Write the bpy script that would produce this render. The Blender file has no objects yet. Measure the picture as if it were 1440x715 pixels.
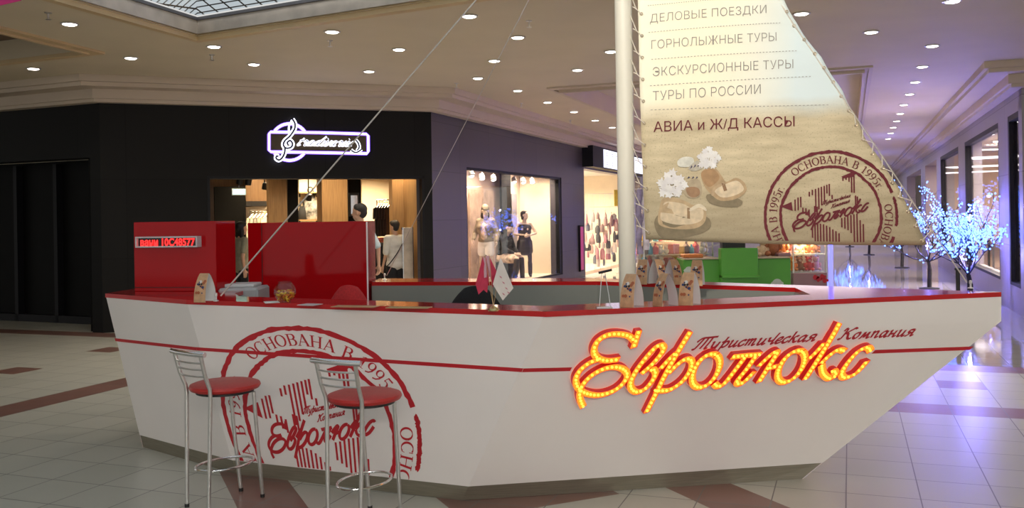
import bpy, bmesh, math, random
from mathutils import Vector as V, Matrix
from math import sin, cos, pi, radians as rad, sqrt, atan2
random.seed(7)
sc = bpy.context.scene
col = sc.collection

# ------------------------------------------------------------------ camera
F, EYE, ROLL, CX, CY = 1280.0, 1.65, 0.016, 720.0, 304.6
cam = bpy.data.objects.new('camera', bpy.data.cameras.new('camera'))
col.objects.link(cam)
cam.data.sensor_width = 36.0
cam.data.lens = 36.0 * F / 1440.0
cam.data.shift_y = -(357.5 - CY) / 1440.0
cam.data.clip_end = 200
cam.matrix_world = Matrix.Translation((0, 0, EYE)) @ Matrix.Rotation(rad(90), 4, 'X') @ Matrix.Rotation(-ROLL, 4, 'Z')
sc.camera = cam

# ------------------------------------------------------------------ world, exposure, big lights
sc.view_settings.view_transform = 'Standard'
sc.view_settings.look = 'None'
sc.view_settings.gamma = 1.0
sc.view_settings.use_curve_mapping = False
sc.view_settings.exposure = 1.5
w = bpy.data.worlds.new('mall_ambient'); sc.world = w
w.use_nodes = True
w.node_tree.nodes['Background'].inputs[0].default_value = (0.75, 0.74, 0.72, 1)
w.node_tree.nodes['Background'].inputs[1].default_value = 0.33

def area(name, loc, size, power, color, rot=(0, 0, 0), sy=None, spread=180):
    l = bpy.data.lights.new(name, 'AREA'); l.energy = power; l.color = color
    l.shape = 'RECTANGLE'; l.size = size; l.size_y = sy or size; l.spread = rad(spread)
    o = bpy.data.objects.new(name, l); o.location = loc; o.rotation_euler = rot
    col.objects.link(o); return o
def point(name, loc, power, color, r=0.1):
    l = bpy.data.lights.new(name, 'POINT'); l.energy = power; l.color = color; l.shadow_soft_size = r
    o = bpy.data.objects.new(name, l); o.location = loc; col.objects.link(o); return o
def spot(name, loc, power, color, ang=110, blend=0.6, r=0.07, rot=(0, 0, 0)):
    l = bpy.data.lights.new(name, 'SPOT'); l.energy = power; l.color = color
    l.spot_size = rad(ang); l.spot_blend = blend; l.shadow_soft_size = r
    o = bpy.data.objects.new(name, l); o.location = loc; o.rotation_euler = rot; col.objects.link(o); return o

# daylight through the glazed atrium roof (dim, overcast) above and behind the stand
area('atrium_daylight', (-1.0, 4.6, 6.0), 6.5, 300, (1.0, 0.98, 0.94), sy=6.5)
# unseen soft fill added behind the camera for concourse lighting, brightens the hull
area('concourse_fill', (1.2, -3.5, 4.6), 6.0, 860, (1.0, 0.94, 0.88), rot=(rad(52), 0, 0), sy=2.5)

# unseen spot added high in front of the sail to brighten it
q_ = V((1.45, 6.2, 2.75)) - V((-0.9, 2.2, 5.3))
spot('sail_fill_spot', (-0.9, 2.2, 5.3), 330, (1.0, 0.93, 0.80), 40, .9, .12, rot=q_.to_track_quat('-Z', 'Y').to_euler())
# ------------------------------------------------------------------ survey helpers
cr, sr = cos(ROLL), sin(ROLL)
def un(px, py):
    dx, dy = px - CX, py - CY
    return (dx * cr - dy * sr, dx * sr + dy * cr)
def at(px, py, Y):
    x, y = un(px, py); return V((x / F * Y, Y, EYE - y / F * Y))
def atz(px, py, z):
    x, y = un(px, py); Y = (EYE - z) * F / y; return V((x / F * Y, Y, z))
def pix(p):
    x = p[0] / p[1] * F; y = (EYE - p[2]) / p[1] * F
    return (CX + x * cr + y * sr, CY - x * sr + y * cr)
TH = rad(20.362); CT, ST = cos(TH), sin(TH)
def cor(u, t, z=0.0): return V((u * CT + t * ST, -u * ST + t * CT, z))       # the arcade's own axes
class Wall:                                                                    # a vertical wall plane
    def __init__(s, a, b):
        s.a = V((a[0], a[1], 0)); s.d = V((b[0] - a[0], b[1] - a[1], 0)); s.L = s.d.length; s.d.normalize()
        s.n = V((s.d.y, -s.d.x, 0))                                            # towards the room (right-hand side)
    def p(s, k, z, d=0.0):                                                     # d = depth behind the wall face
        q = s.a + s.d * k - s.n * d; return V((q.x, q.y, z))
    def hit(s, px, py, d=0.0):
        x, y = un(px, py); r = V((x / F, 1, -y / F))
        o = s.a - s.n * d; Y = s.n.dot(o) / (s.n.x * r.x + s.n.y * r.y)
        P = r * Y; P.z += EYE
        return ((P - s.a).dot(s.d), P.z)                                       # (along, height)
    def ang(s): return atan2(s.d.y, s.d.x)

# ------------------------------------------------------------------ mesh helpers
def frame(z):
    z = z.normalized(); a = V((0, 0, 1)) if abs(z.z) < 0.9 else V((1, 0, 0))
    x = a.cross(z).normalized(); return x, z.cross(x)
class MB:
    def __init__(s): s.v = []; s.f = []; s.m = []; s.mi = 0
    def add(s, vs, fs):
        b = len(s.v); s.v += [V(q) for q in vs]
        for q in fs: s.f.append([b + i for i in q]); s.m.append(s.mi)
        return s
    def mat(s, i): s.mi = i; return s
    def box(s, c, size, rz=0.0, tilt=None):
        hx, hy, hz = size[0] / 2, size[1] / 2, size[2] / 2
        M = Matrix.Rotation(rz, 3, 'Z')
        if tilt is not None: M = M @ Matrix.Rotation(tilt[1], 3, tilt[0])
        vs = [V(c) + M @ V((x * hx, y * hy, z * hz)) for x, y, z in ((-1,-1,-1),(1,-1,-1),(1,1,-1),(-1,1,-1),(-1,-1,1),(1,-1,1),(1,1,1),(-1,1,1))]
        return s.add(vs, [(0,3,2,1),(4,5,6,7),(0,1,5,4),(1,2,6,5),(2,3,7,6),(3,0,4,7)])
    def bbox(s, c, size, rz=0.0, b=0.01):                                      # box with chamfered vertical and top edges
        hx, hy, hz = size[0] / 2, size[1] / 2, size[2] / 2; b = min(b, hx * .9, hy * .9, hz * .9)
        M = Matrix.Rotation(rz, 3, 'Z')
        ring = lambda e, z: [V(c) + M @ V((x, y, z)) for x, y in ((-hx+b,-hy+e),(hx-b,-hy+e),(hx-e,-hy+b),(hx-e,hy-b),(hx-b,hy-e),(-hx+b,hy-e),(-hx+e,hy-b),(-hx+e,-hy+b))]
        rs = [ring(b * .9, -hz), ring(0, -hz + b), ring(0, hz - b), ring(b * .9, hz)]
        vs = sum(rs, []); fs = [tuple(range(7, -1, -1)), tuple(range(24, 32))]
        for k in range(3):
            for i in range(8): j = (i + 1) % 8; fs.append((k*8+i, k*8+j, k*8+8+j, k*8+8+i))
        return s.add(vs, fs)
    def tube(s, pts, r, seg=10, caps=True, closed=False):
        pts = [V(p) for p in pts]; n = len(pts); rr = r if isinstance(r, (list, tuple)) else [r] * n
        vs = []; fs = []
        d0 = (pts[1] - pts[0]); x, y = frame(d0)
        for i, p in enumerate(pts):
            if closed: d = pts[(i + 1) % n] - pts[i - 1]
            else: d = pts[min(i + 1, n - 1)] - pts[max(i - 1, 0)]
            d.normalize(); x = (x - d * x.dot(d))
            if x.length < 1e-6: x, _ = frame(d)
            x.normalize(); y = d.cross(x)
            for k in range(seg):
                a = 2 * pi * k / seg; vs.append(p + x * (rr[i] * cos(a)) + y * (rr[i] * sin(a)))
        for i in range(n if closed else n - 1):
            i2 = (i + 1) % n
            for k in range(seg):
                k2 = (k + 1) % seg; fs.append((i*seg+k, i*seg+k2, i2*seg+k2, i2*seg+k))
        if caps and not closed:
            fs.append(tuple(range(seg - 1, -1, -1))); fs.append(tuple((n-1)*seg + k for k in range(seg)))
        return s.add(vs, fs)
    def lathe(s, c, prof, seg=24, axis=None):
        c = V(c); ax = V(axis).normalized() if axis is not None else V((0, 0, 1)); x, y = frame(ax)
        if axis is None: x, y = V((1, 0, 0)), V((0, 1, 0))
        vs = []; fs = []
        for r, h in prof:
            for k in range(seg):
                a = 2 * pi * k / seg; vs.append(c + ax * h + x * (r * cos(a)) + y * (r * sin(a)))
        n = len(prof)
        for i in range(n - 1):
            for k in range(seg): k2 = (k + 1) % seg; fs.append((i*seg+k, i*seg+k2, (i+1)*seg+k2, (i+1)*seg+k))
        if prof[0][0] > 1e-5: fs.append(tuple(range(seg - 1, -1, -1)))
        if prof[-1][0] > 1e-5: fs.append(tuple((n-1)*seg + k for k in range(seg)))
        return s.add(vs, fs)
    def ball(s, c, r, u=10, v=7):
        rx, ry, rz = r if isinstance(r, (tuple, list)) else (r, r, r); c = V(c)
        vs = [c + V((0, 0, -rz))]; fs = []
        for i in range(1, v):
            a = -pi / 2 + pi * i / v
            for k in range(u): b = 2 * pi * k / u; vs.append(c + V((rx*cos(a)*cos(b), ry*cos(a)*sin(b), rz*sin(a))))
        vs.append(c + V((0, 0, rz)))
        for k in range(u): fs.append((0, 1 + (k+1) % u, 1 + k))
        for i in range(v - 2):
            for k in range(u): k2 = (k+1) % u; fs.append((1+i*u+k, 1+i*u+k2, 1+(i+1)*u+k2, 1+(i+1)*u+k))
        t = len(vs) - 1
        for k in range(u): fs.append((t, 1+(v-2)*u+k, 1+(v-2)*u+(k+1) % u))
        return s.add(vs, fs)
    def prism(s, poly, z0, z1):                                                # vertical prism of an xy polygon
        n = len(poly)
        vs = [V((p[0], p[1], z0)) for p in poly] + [V((p[0], p[1], z1)) for p in poly]
        return s.add(vs, [tuple(range(n-1, -1, -1)), tuple(range(n, 2*n))] + [(i, (i+1) % n, n+(i+1) % n, n+i) for i in range(n)])
    def slab(s, quad, th):                                                     # polygon with thickness
        q = [V(p) for p in quad]; nrm = (q[1]-q[0]).cross(q[2]-q[0]).normalized() * th; n = len(q)
        return s.add(q + [p - nrm for p in q], [tuple(range(n)), tuple(range(2*n-1, n-1, -1))] + [(i, n+i, n+(i+1) % n, (i+1) % n) for i in range(n)])
    def build(s, name, mats, parent=None, smooth=False, fix=True):
        me = bpy.data.meshes.new(name)
        off = parent_world(parent)
        me.from_pydata([tuple(p - off) for p in s.v], [], s.f)
        if not isinstance(mats, (list, tuple)): mats = [mats]
        for m in mats: me.materials.append(m)
        me.polygons.foreach_set('material_index', s.m)
        if fix:
            bm = bmesh.new(); bm.from_mesh(me); bmesh.ops.recalc_face_normals(bm, faces=bm.faces); bm.to_mesh(me); bm.free()
        if smooth: smooth_by_angle(me)
        o = bpy.data.objects.new(name, me); col.objects.link(o)
        if parent is not None: o.parent = parent
        return o
def smooth_by_angle(me, ang=35):
    me.polygons.foreach_set('use_smooth', [True] * len(me.polygons))
    me.set_sharp_from_angle(angle=rad(ang))
def parent_world(p):
    off = V((0, 0, 0))
    while p is not None: off += p.location; p = p.parent
    return off
def tag(o, label=None, cat=None, group=None, kind=None):
    if label: o['label'] = label
    if cat: o['category'] = cat
    if group: o['group'] = group
    if kind: o['kind'] = kind
    return o
def thing(name, loc, label, cat, group=None):
    o = bpy.data.objects.new(name, None); o.empty_display_size = 0.1; o.location = loc; col.objects.link(o)
    return tag(o, label, cat, group)
def struct(mb, name, m, smooth=False): return tag(mb.build(name, m, None, smooth), kind='structure')
def copy_tree(o, parent=None):
    c = o.copy(); col.objects.link(c)
    if parent is not None: c.parent = parent
    for ch in o.children: copy_tree(ch, c)
    return c
def catmull(pts, k=6, closed=False):
    pts = [V(p) if len(p) == 3 else V((p[0], p[1], 0)) for p in pts]; n = len(pts); out = []
    if n < 3: return pts
    for i in range(n if closed else n - 1):
        p0 = pts[i-1] if (i > 0 or closed) else pts[0]*2 - pts[1]
        p1, p2 = pts[i], pts[(i+1) % n]
        p3 = pts[(i+2) % n] if (closed or i + 2 < n) else pts[-1]*2 - pts[-2]
        for j in range(k):
            t = j / k
            out.append(0.5*((2*p1) + (p2-p0)*t + (2*p0-5*p1+4*p2-p3)*t*t + (3*p1-p0-3*p2+p3)*t**3))
    if not closed: out.append(pts[-1])
    return out
def evalmesh(o):
    dg = bpy.context.evaluated_depsgraph_get(); return bpy.data.meshes.new_from_object(o.evaluated_get(dg), depsgraph=dg)
def text2d(body, thin=0.0):
    """flat lettering as (verts, faces), x in units of the full width, y in cap heights"""
    c = bpy.data.curves.new('t', 'FONT'); c.body = body; c.size = 1.0; c.offset = thin; c.resolution_u = 3
    o = bpy.data.objects.new('t', c); col.objects.link(o)
    me = evalmesh(o); vs = [(v.co.x, v.co.y) for v in me.vertices]; fs = [tuple(p.vertices) for p in me.polygons]
    bpy.data.objects.remove(o); bpy.data.curves.remove(c); bpy.data.meshes.remove(me)
    x0 = min(v[0] for v in vs); x1 = max(v[0] for v in vs); cap = 0.729
    return [((x - x0) / (x1 - x0), y / cap) for x, y in vs], fs

# ------------------------------------------------------------------ materials
def M(name, c, rough=0.5, metal=0.0, spec=0.5, emit=None, es=0.0, noise=0.0, nscale=8.0, bump=0.0, bscale=60.0, trans=0.0, alpha=1.0, coat=0.0, aniso=None):
    m = bpy.data.materials.new(name); m.use_nodes = True; nt = m.node_tree; b = nt.nodes['Principled BSDF']
    b.inputs['Base Color'].default_value = (*c, 1); b.inputs['Roughness'].default_value = rough
    b.inputs['Metallic'].default_value = metal; b.inputs['Specular IOR Level'].default_value = spec
    b.inputs['Transmission Weight'].default_value = trans; b.inputs['Alpha'].default_value = alpha
    b.inputs['Coat Weight'].default_value = coat; b.inputs['Coat Roughness'].default_value = 0.05
    if emit: b.inputs['Emission Color'].default_value = (*emit, 1); b.inputs['Emission Strength'].default_value = es
    if noise or bump:
        tc = nt.nodes.new('ShaderNodeTexCoord')
    if noise:
        n = nt.nodes.new('ShaderNodeTexNoise'); n.inputs['Scale'].default_value = nscale; n.inputs['Detail'].default_value = 4
        mp = nt.nodes.new('ShaderNodeMapping')
        if aniso: mp.inputs['Scale'].default_value = aniso
        nt.links.new(tc.outputs['Object'], mp.inputs[0]); nt.links.new(mp.outputs[0], n.inputs[0])
        r = nt.nodes.new('ShaderNodeValToRGB')
        r.color_ramp.elements[0].position = 0.3; r.color_ramp.elements[1].position = 0.7
        r.color_ramp.elements[0].color = (*[max(0, v * (1 - noise)) for v in c], 1)
        r.color_ramp.elements[1].color = (*[min(1, v * (1 + noise)) for v in c], 1)
        nt.links.new(n.outputs[0], r.inputs[0]); nt.links.new(r.outputs[0], b.inputs['Base Color'])
    if bump:
        n = nt.nodes.new('ShaderNodeTexNoise'); n.inputs['Scale'].default_value = bscale; n.inputs['Detail'].default_value = 3
        bp = nt.nodes.new('ShaderNodeBump'); bp.inputs['Strength'].default_value = bump; bp.inputs['Distance'].default_value = 0.01
        nt.links.new(tc.outputs['Object'], n.inputs[0]); nt.links.new(n.outputs[0], bp.inputs['Height']); nt.links.new(bp.outputs[0], b.inputs['Normal'])
    return m
def E(name, c, s, base=(0.02, 0.02, 0.02)): return M(name, base, 0.4, emit=c, es=s)
class NT:                                                                      # tiny node-math helper
    def __init__(s, m): s.t = m.node_tree
    def m(s, op, a, b=None, c=None):
        n = s.t.nodes.new('ShaderNodeMath'); n.operation = op
        for i, q in enumerate((a, b, c)):
            if q is None: continue
            if isinstance(q, (int, float)): n.inputs[i].default_value = q
            else: s.t.links.new(q, n.inputs[i])
        return n.outputs[0]
    def band(s, x, lo, hi): return s.m('MULTIPLY', s.m('GREATER_THAN', x, lo), s.m('LESS_THAN', x, hi))
    def mix(s, f, a, b):
        n = s.t.nodes.new('ShaderNodeMix'); n.data_type = 'RGBA'
        for i, q in ((0, f), (6, a), (7, b)):
            if isinstance(q, (int, float)): n.inputs[i].default_value = q
            elif isinstance(q, tuple): n.inputs[i].default_value = (*q, 1)
            else: s.t.links.new(q, n.inputs[i])
        return n.outputs[2]

def glass_mat(name, tint=(1, 1, 1), gloss=0.12, rough=0.0):
    m = bpy.data.materials.new(name); m.use_nodes = True; nt = m.node_tree; nt.nodes.remove(nt.nodes['Principled BSDF'])
    out = nt.nodes['Material Output']; t = nt.nodes.new('ShaderNodeBsdfTransparent'); t.inputs[0].default_value = (*tint, 1)
    g = nt.nodes.new('ShaderNodeBsdfGlossy'); g.inputs['Roughness'].default_value = rough; mx = nt.nodes.new('ShaderNodeMixShader')
    lw = nt.nodes.new('ShaderNodeLayerWeight'); lw.inputs[0].default_value = 0.5; k = NT(m)
    nt.links.new(k.m('ADD', k.m('MULTIPLY', k.m('POWER', lw.outputs['Facing'], 4.0), 0.35), gloss), mx.inputs[0]); nt.links.new(t.outputs[0], mx.inputs[1]); nt.links.new(g.outputs[0], mx.inputs[2])
    nt.links.new(mx.outputs[0], out.inputs[0]); return m
mWhiteLam = M('white_laminate', (0.86, 0.81, 0.78), 0.32, noise=0.02, nscale=2)
mRedGloss = M('red_gloss_laminate', (0.42, 0.003, 0.006), 0.06, spec=0.22, noise=0.03, nscale=3)
mRedTop = M('red_countertop', (0.50, 0.012, 0.014), 0.10, coat=0.15, noise=0.05, nscale=5)
mRedVinyl = M('red_vinyl_print', (0.52, 0.012, 0.022), 0.4, noise=0.05, nscale=20)
mRedDark = M('dark_red_lettering', (0.46, 0.014, 0.030), 0.4, noise=0.05, nscale=20)
mKick = M('brushed_bronze_skirting', (0.30, 0.27, 0.21), 0.28, metal=0.55, noise=0.12, nscale=6, aniso=(1, 1, 30))
mInner = M('grey_inner_panel', (0.24, 0.25, 0.225), 0.5, noise=0.03, nscale=3)
mChrome = M('chrome', (0.85, 0.85, 0.86), 0.16, metal=1.0, noise=0.03, nscale=30)
mChromeDull = M('satin_chrome', (0.68, 0.67, 0.65), 0.33, metal=0.9, noise=0.05, nscale=40)
mLeather = M('red_leatherette', (0.46, 0.025, 0.022), 0.38, noise=0.08, nscale=40, bump=0.15, bscale=220)
mBlack = M('black_plastic', (0.014, 0.014, 0.015), 0.45, noise=0.1, nscale=30)
mBlackCloth = M('black_fabric', (0.012, 0.012, 0.014), 0.9, noise=0.2, nscale=80, bump=0.2, bscale=300)
mRedCloth = M('red_fabric', (0.50, 0.025, 0.028), 0.85, noise=0.15, nscale=80, bump=0.2, bscale=300)
mMast = M('white_painted_steel', (0.72, 0.68, 0.58), 0.35, noise=0.03, nscale=4)
mRope = M('cream_rope', (0.72, 0.66, 0.56), 0.8, noise=0.15, nscale=120)
mWire = M('stay_wire', (0.62, 0.58, 0.52), 0.4, metal=0.4, noise=0.1, nscale=90)
mCeil = M('ceiling_paint', (0.66, 0.58, 0.425), 0.7, noise=0.03, nscale=1.5)
mCornice = M('cornice_paint', (0.57, 0.48, 0.38), 0.6, noise=0.03, nscale=2)
mCreamTrim = M('cream_moulding', (0.62, 0.47, 0.26), 0.5, noise=0.04, nscale=3)
mMarble = M('beige_marble_fascia', (0.56, 0.50, 0.43), 0.3, noise=0.18, nscale=4)
mDarkWall = M('dark_panel', (0.017, 0.016, 0.015), 0.55, noise=0.15, nscale=3)
mVoid = M('dark_shop_panel', (0.004, 0.004, 0.004), 0.6, spec=0.15, noise=0.2, nscale=4)
mGreyStone = M('charcoal_stone_panels', (0.085, 0.075, 0.085), 0.45, noise=0.10, nscale=3)
mPurpleStone = M('grey_stone_pier', (0.20, 0.18, 0.21), 0.4, noise=0.08, nscale=3)
mFrame = M('dark_window_frame', (0.010, 0.010, 0.012), 0.5, spec=0.2, noise=0.1, nscale=20)
mWood = M('oak_veneer', (0.36, 0.21, 0.09), 0.5, noise=0.18, nscale=5, aniso=(8, 8, 0.6))
mWoodDark = M('dark_oak_veneer', (0.15, 0.085, 0.04), 0.5, noise=0.2, nscale=5, aniso=(8, 8, 0.6))
mShopCeil = M('shop_ceiling', (0.30, 0.19, 0.12), 0.7, noise=0.05, nscale=3)
mCream = M('cream_wall', (0.78, 0.68, 0.52), 0.7, noise=0.04, nscale=3)
mGlass = glass_mat('clear_glass', (0.97, 0.97, 0.97), 0.05)
mGlassBowl = glass_mat('bowl_glass', (0.95, 0.95, 0.95), 0.06)
mSkin = M('skin', (0.52, 0.30, 0.20), 0.55, noise=0.06, nscale=20)
mManneq = M('mannequin_skin', (0.66, 0.50, 0.38), 0.4, noise=0.03, nscale=8)
mHair = M('dark_hair', (0.016, 0.012, 0.010), 0.6, noise=0.3, nscale=120, aniso=(1, 1, 0.15))
mShirtW = M('white_shirt_cloth', (0.62, 0.60, 0.56), 0.85, noise=0.05, nscale=15, bump=0.2, bscale=25)
mShirtB = M('pale_blue_shirt_cloth', (0.45, 0.55, 0.58), 0.85, noise=0.05, nscale=15, bump=0.2, bscale=25)
mBlouse = M('olive_beige_cloth', (0.30, 0.28, 0.20), 0.85, noise=0.08, nscale=15, bump=0.2, bscale=25)
mLensOn = E('downlight_lens_lit', (1.0, 0.93, 0.85), 7)
mTrimRing = M('downlight_rim', (0.62, 0.60, 0.56), 0.35, metal=0.3, noise=0.04, nscale=30)
mPaper = M('white_paper', (0.78, 0.77, 0.76), 0.7, noise=0.02, nscale=10)
mCardTan = M('tan_printed_card', (0.60, 0.36, 0.20), 0.55, noise=0.18, nscale=25)
mGreen = M('bright_green_laminate', (0.075, 0.30, 0.035), 0.35, noise=0.05, nscale=3)
mMauve = M('mauve_panel', (0.30, 0.17, 0.19), 0.4, noise=0.05, nscale=3)
mBrass = M('brass', (0.75, 0.58, 0.28), 0.25, metal=1.0, noise=0.05, nscale=30)
mStick = M('pale_wood_stick', (0.55, 0.36, 0.18), 0.6, noise=0.1, nscale=60)
def cmat(name, c, r=0.5): return M(name, c, r, noise=0.08, nscale=20)
# ================================================================== SETTING
CEIL, WTOP = 3.80, 3.45
def lerp(a, b, t): return V(a) * (1 - t) + V(b) * t

# ---- floor: 40 cm ceramic tiles with brown bands, polished granite beyond the third band
def floor_material():
    m = M('tiled_floor', (0.5, 0.5, 0.45), 0.3); nt = m.node_tree; b = nt.nodes['Principled BSDF']; n = NT(m)
    g = nt.nodes.new('ShaderNodeNewGeometry'); s = nt.nodes.new('ShaderNodeSeparateXYZ'); nt.links.new(g.outputs['Position'], s.inputs[0])
    x, y = s.outputs[0], s.outputs[1]
    u = n.m('SUBTRACT', n.m('MULTIPLY', x, CT), n.m('MULTIPLY', y, ST)); t = n.m('ADD', n.m('MULTIPLY', x, ST), n.m('MULTIPLY', y, CT))
    uu = n.m('DIVIDE', n.m('ADD', u, 0.045 + 40), 0.4); tt = n.m('DIVIDE', n.m('ADD', t, 40 - 0.063), 0.4)
    fu, ft = n.m('FRACT', uu), n.m('FRACT', tt)
    gw = 0.009
    gr = n.m('MAXIMUM', n.m('MAXIMUM', n.m('LESS_THAN', fu, gw), n.m('GREATER_THAN', fu, 1 - gw)), n.m('MAXIMUM', n.m('LESS_THAN', ft, gw), n.m('GREATER_THAN', ft, 1 - gw)))
    cx = nt.nodes.new('ShaderNodeCombineXYZ'); nt.links.new(n.m('FLOOR', uu), cx.inputs[0]); nt.links.new(n.m('FLOOR', tt), cx.inputs[1])
    wn = nt.nodes.new('ShaderNodeTexWhiteNoise'); nt.links.new(cx.outputs[0], wn.inputs[0])
    no = nt.nodes.new('ShaderNodeTexNoise'); no.inputs['Scale'].default_value = 5; no.inputs['Detail'].default_value = 5; nt.links.new(g.outputs['Position'], no.inputs[0])
    base = n.mix(n.m('ADD', n.m('MULTIPLY', wn.outputs[0], 0.5), n.m('MULTIPLY', no.outputs[0], 0.5)), (0.45, 0.45, 0.385), (0.55, 0.54, 0.475))
    p, q = n.m('ADD', u, t), n.m('SUBTRACT', t, u)
    near = n.m('LESS_THAN', t, 6.1)
    diag = n.m('MAXIMUM', n.m('MAXIMUM', n.band(p, 1.02, 1.54), n.m('MULTIPLY', n.band(p, 2.55, 3.95), n.m('GREATER_THAN', q, 6.55))), n.m('MULTIPLY', n.band(p, 4.39, 4.95), n.m('LESS_THAN', q, 6.55)))
    diag = n.m('MULTIPLY', n.m('MULTIPLY', diag, near), n.m('LESS_THAN', q, 9.6))
    br = n.m('MAXIMUM', diag, n.band(u, -7.245, -6.845))
    br = n.m('MAXIMUM', br, n.m('MULTIPLY', n.band(t, 8.063, 8.463), n.m('GREATER_THAN', u, -0.5)))
    br = n.m('MAXIMUM', br, n.band(t, 10.263, 10.663))
    for u0, t0 in ((0.755, 9.263), (-9.245, 9.063), (-9.045, 7.463), (2.355, 9.263)):
        br = n.m('MAXIMUM', br, n.m('MULTIPLY', n.band(u, u0, u0 + 0.4), n.band(t, t0, t0 + 0.4)))
    brown = n.mix(wn.outputs[0], (0.20, 0.105, 0.085), (0.24, 0.125, 0.10))
    c = n.mix(br, base, brown)
    far = n.m('GREATER_THAN', t, 10.663); far = n.m('MULTIPLY', far, n.m('GREATER_THAN', u, -6.3))
    c = n.mix(far, c, (0.34, 0.32, 0.33))
    c = n.mix(gr, c, (0.16, 0.15, 0.14))
    nt.links.new(c, b.inputs['Base Color'])
    r = n.m('ADD', n.m('MULTIPLY', no.outputs[0], 0.10), 0.26)
    r = n.m('ADD', n.m('MULTIPLY', r, n.m('SUBTRACT', 1.0, far)), n.m('MULTIPLY', far, 0.045))
    nt.links.new(r, b.inputs['Roughness'])
    bp = nt.nodes.new('ShaderNodeBump'); bp.inputs['Strength'].default_value = 0.25; bp.inputs['Distance'].default_value = 0.004
    nt.links.new(n.m('SUBTRACT', 1.0, gr), bp.inputs['Height']); nt.links.new(bp.outputs[0], b.inputs['Normal'])
    return m
fl = MB(); fl.add([(-26, -9, 0), (30, -9, 0), (30, 70, 0), (-26, 70, 0)], [(0, 1, 2, 3)])
struct(fl, 'floor', floor_material())

# ---- walls
W1, W2 = V((-6.16, 13.65, 0)), V((-1.35, 15.50, 0))
W0 = V((-18.0, 18.85, 0))
u_l = W2.x * CT - W2.y * ST; t_l = W2.x * ST + W2.y * CT
U_R = 2.43
wL, wS = Wall(W0, W1), Wall(W1, W2)
wW = Wall(W2, cor(u_l, t_l + 45))
T_C = 15.4
wR = Wall(cor(U_R, 60), cor(U_R, T_C)); wR2 = Wall(cor(U_R, T_C), cor(U_R + 8, T_C))
def wbox(mb, W, k0, k1, z0, z1, d0, d1):
    a, b, c, d = W.p(k0, 0, d0), W.p(k1, 0, d0), W.p(k1, 0, d1), W.p(k0, 0, d1)
    return mb.prism([(q.x, q.y) for q in (a, b, c, d)], z0, z1)
def panel_mat(name, c, W, pw, ph, rough=0.45, var=0.12, seam=0.4):
    m = M(name, c, rough, spec=0.2 if max(c) < .02 else 0.5); nt = m.node_tree; n = NT(m); b = nt.nodes['Principled BSDF']
    g = nt.nodes.new('ShaderNodeNewGeometry'); s = nt.nodes.new('ShaderNodeSeparateXYZ'); nt.links.new(g.outputs['Position'], s.inputs[0])
    k = n.m('ADD', n.m('MULTIPLY', s.outputs[0], W.d.x), n.m('MULTIPLY', s.outputs[1], W.d.y))
    kk = n.m('DIVIDE', n.m('ADD', k, 50), pw); zz = n.m('DIVIDE', n.m('ADD', s.outputs[2], 0.1), ph)
    gr = n.m('MAXIMUM', n.m('LESS_THAN', n.m('FRACT', kk), 0.010 / pw), n.m('LESS_THAN', n.m('FRACT', zz), 0.010 / ph))
    cx = nt.nodes.new('ShaderNodeCombineXYZ'); nt.links.new(n.m('FLOOR', kk), cx.inputs[0]); nt.links.new(n.m('FLOOR', zz), cx.inputs[1])
    wn = nt.nodes.new('ShaderNodeTexWhiteNoise'); nt.links.new(cx.outputs[0], wn.inputs[0])
    base = n.mix(wn.outputs[0], tuple(v * (1 - var) for v in c), tuple(v * (1 + var) for v in c))
    nt.links.new(n.mix(gr, base, tuple(v * seam for v in c)), b.inputs['Base Color']); return m
mS = panel_mat('black_storefront_panels', (0.0085, 0.0080, 0.0075), wS, 1.5, 1.2, 0.6)
mLft = panel_mat('black_side_panels', (0.0055, 0.0055, 0.0055), wL, 1.6, 1.2, 0.6)
mWin = panel_mat('charcoal_stone_panels_wall', (0.060, 0.052, 0.060), wW, 1.45, 0.85)
mRgt = panel_mat('grey_stone_pier_panels', (0.27, 0.245, 0.27), wR, 2.2, 1.15)

# dark wall on the left with the unlit shop front
kL = [wL.hit(x, 250)[0] for x in (-40, 127)]
zrec = wL.hit(120, 222)[1]
mb = MB(); wbox(mb, wL, 0, wL.L, zrec, WTOP, 0, 0.3); wbox(mb, wL, kL[1], wL.L, 0, zrec, 0, 0.3); wbox(mb, wL, 0, wL.L - 5.5, 0, zrec, 0, 0.3)
struct(mb, 'wall_left', mLft)
mb = MB(); wbox(mb, wL, wL.L - 5.6, kL[1] + 0.05, 0, zrec + 0.05, 0.9, 1.0)
o = struct(mb, 'wall_recess', mVoid)
mb = MB(); 
for k in (0.75, 1.7, 2.65, 3.6, 4.55): wbox(mb, wL, kL[1] - k - 0.04, kL[1] - k + 0.04, 0, zrec, 0.78, 0.9)
wbox(mb, wL, wL.L - 5.5, kL[1], 0, 0.12, 0.78, 0.9)
struct(mb, 'window_1', mFrame)

# black storefront with its entrance
kA, kB = wS.hit(292, 300)[0], wS.hit(597, 300)[0]; zop = 0.5 * (wS.hit(300, 247)[1] + wS.hit(590, 249)[1])
mb = MB(); wbox(mb, wS, 0, wS.L, zop, WTOP, 0, 0.3); wbox(mb, wS, 0, kA, 0, zop, 0, 0.3); wbox(mb, wS, kB, wS.L, 0, zop, 0, 0.3)
struct(mb, 'wall_storefront', mS)
mb = MB(); wbox(mb, wS, kA, kA + 0.04, 0, zop, -0.01, 0.3); wbox(mb, wS, kB - 0.04, kB, 0, zop, -0.01, 0.3); wbox(mb, wS, kA, kB, zop - 0.04, zop, -0.01, 0.3)
struct(mb, 'door_1', mFrame)

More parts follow.
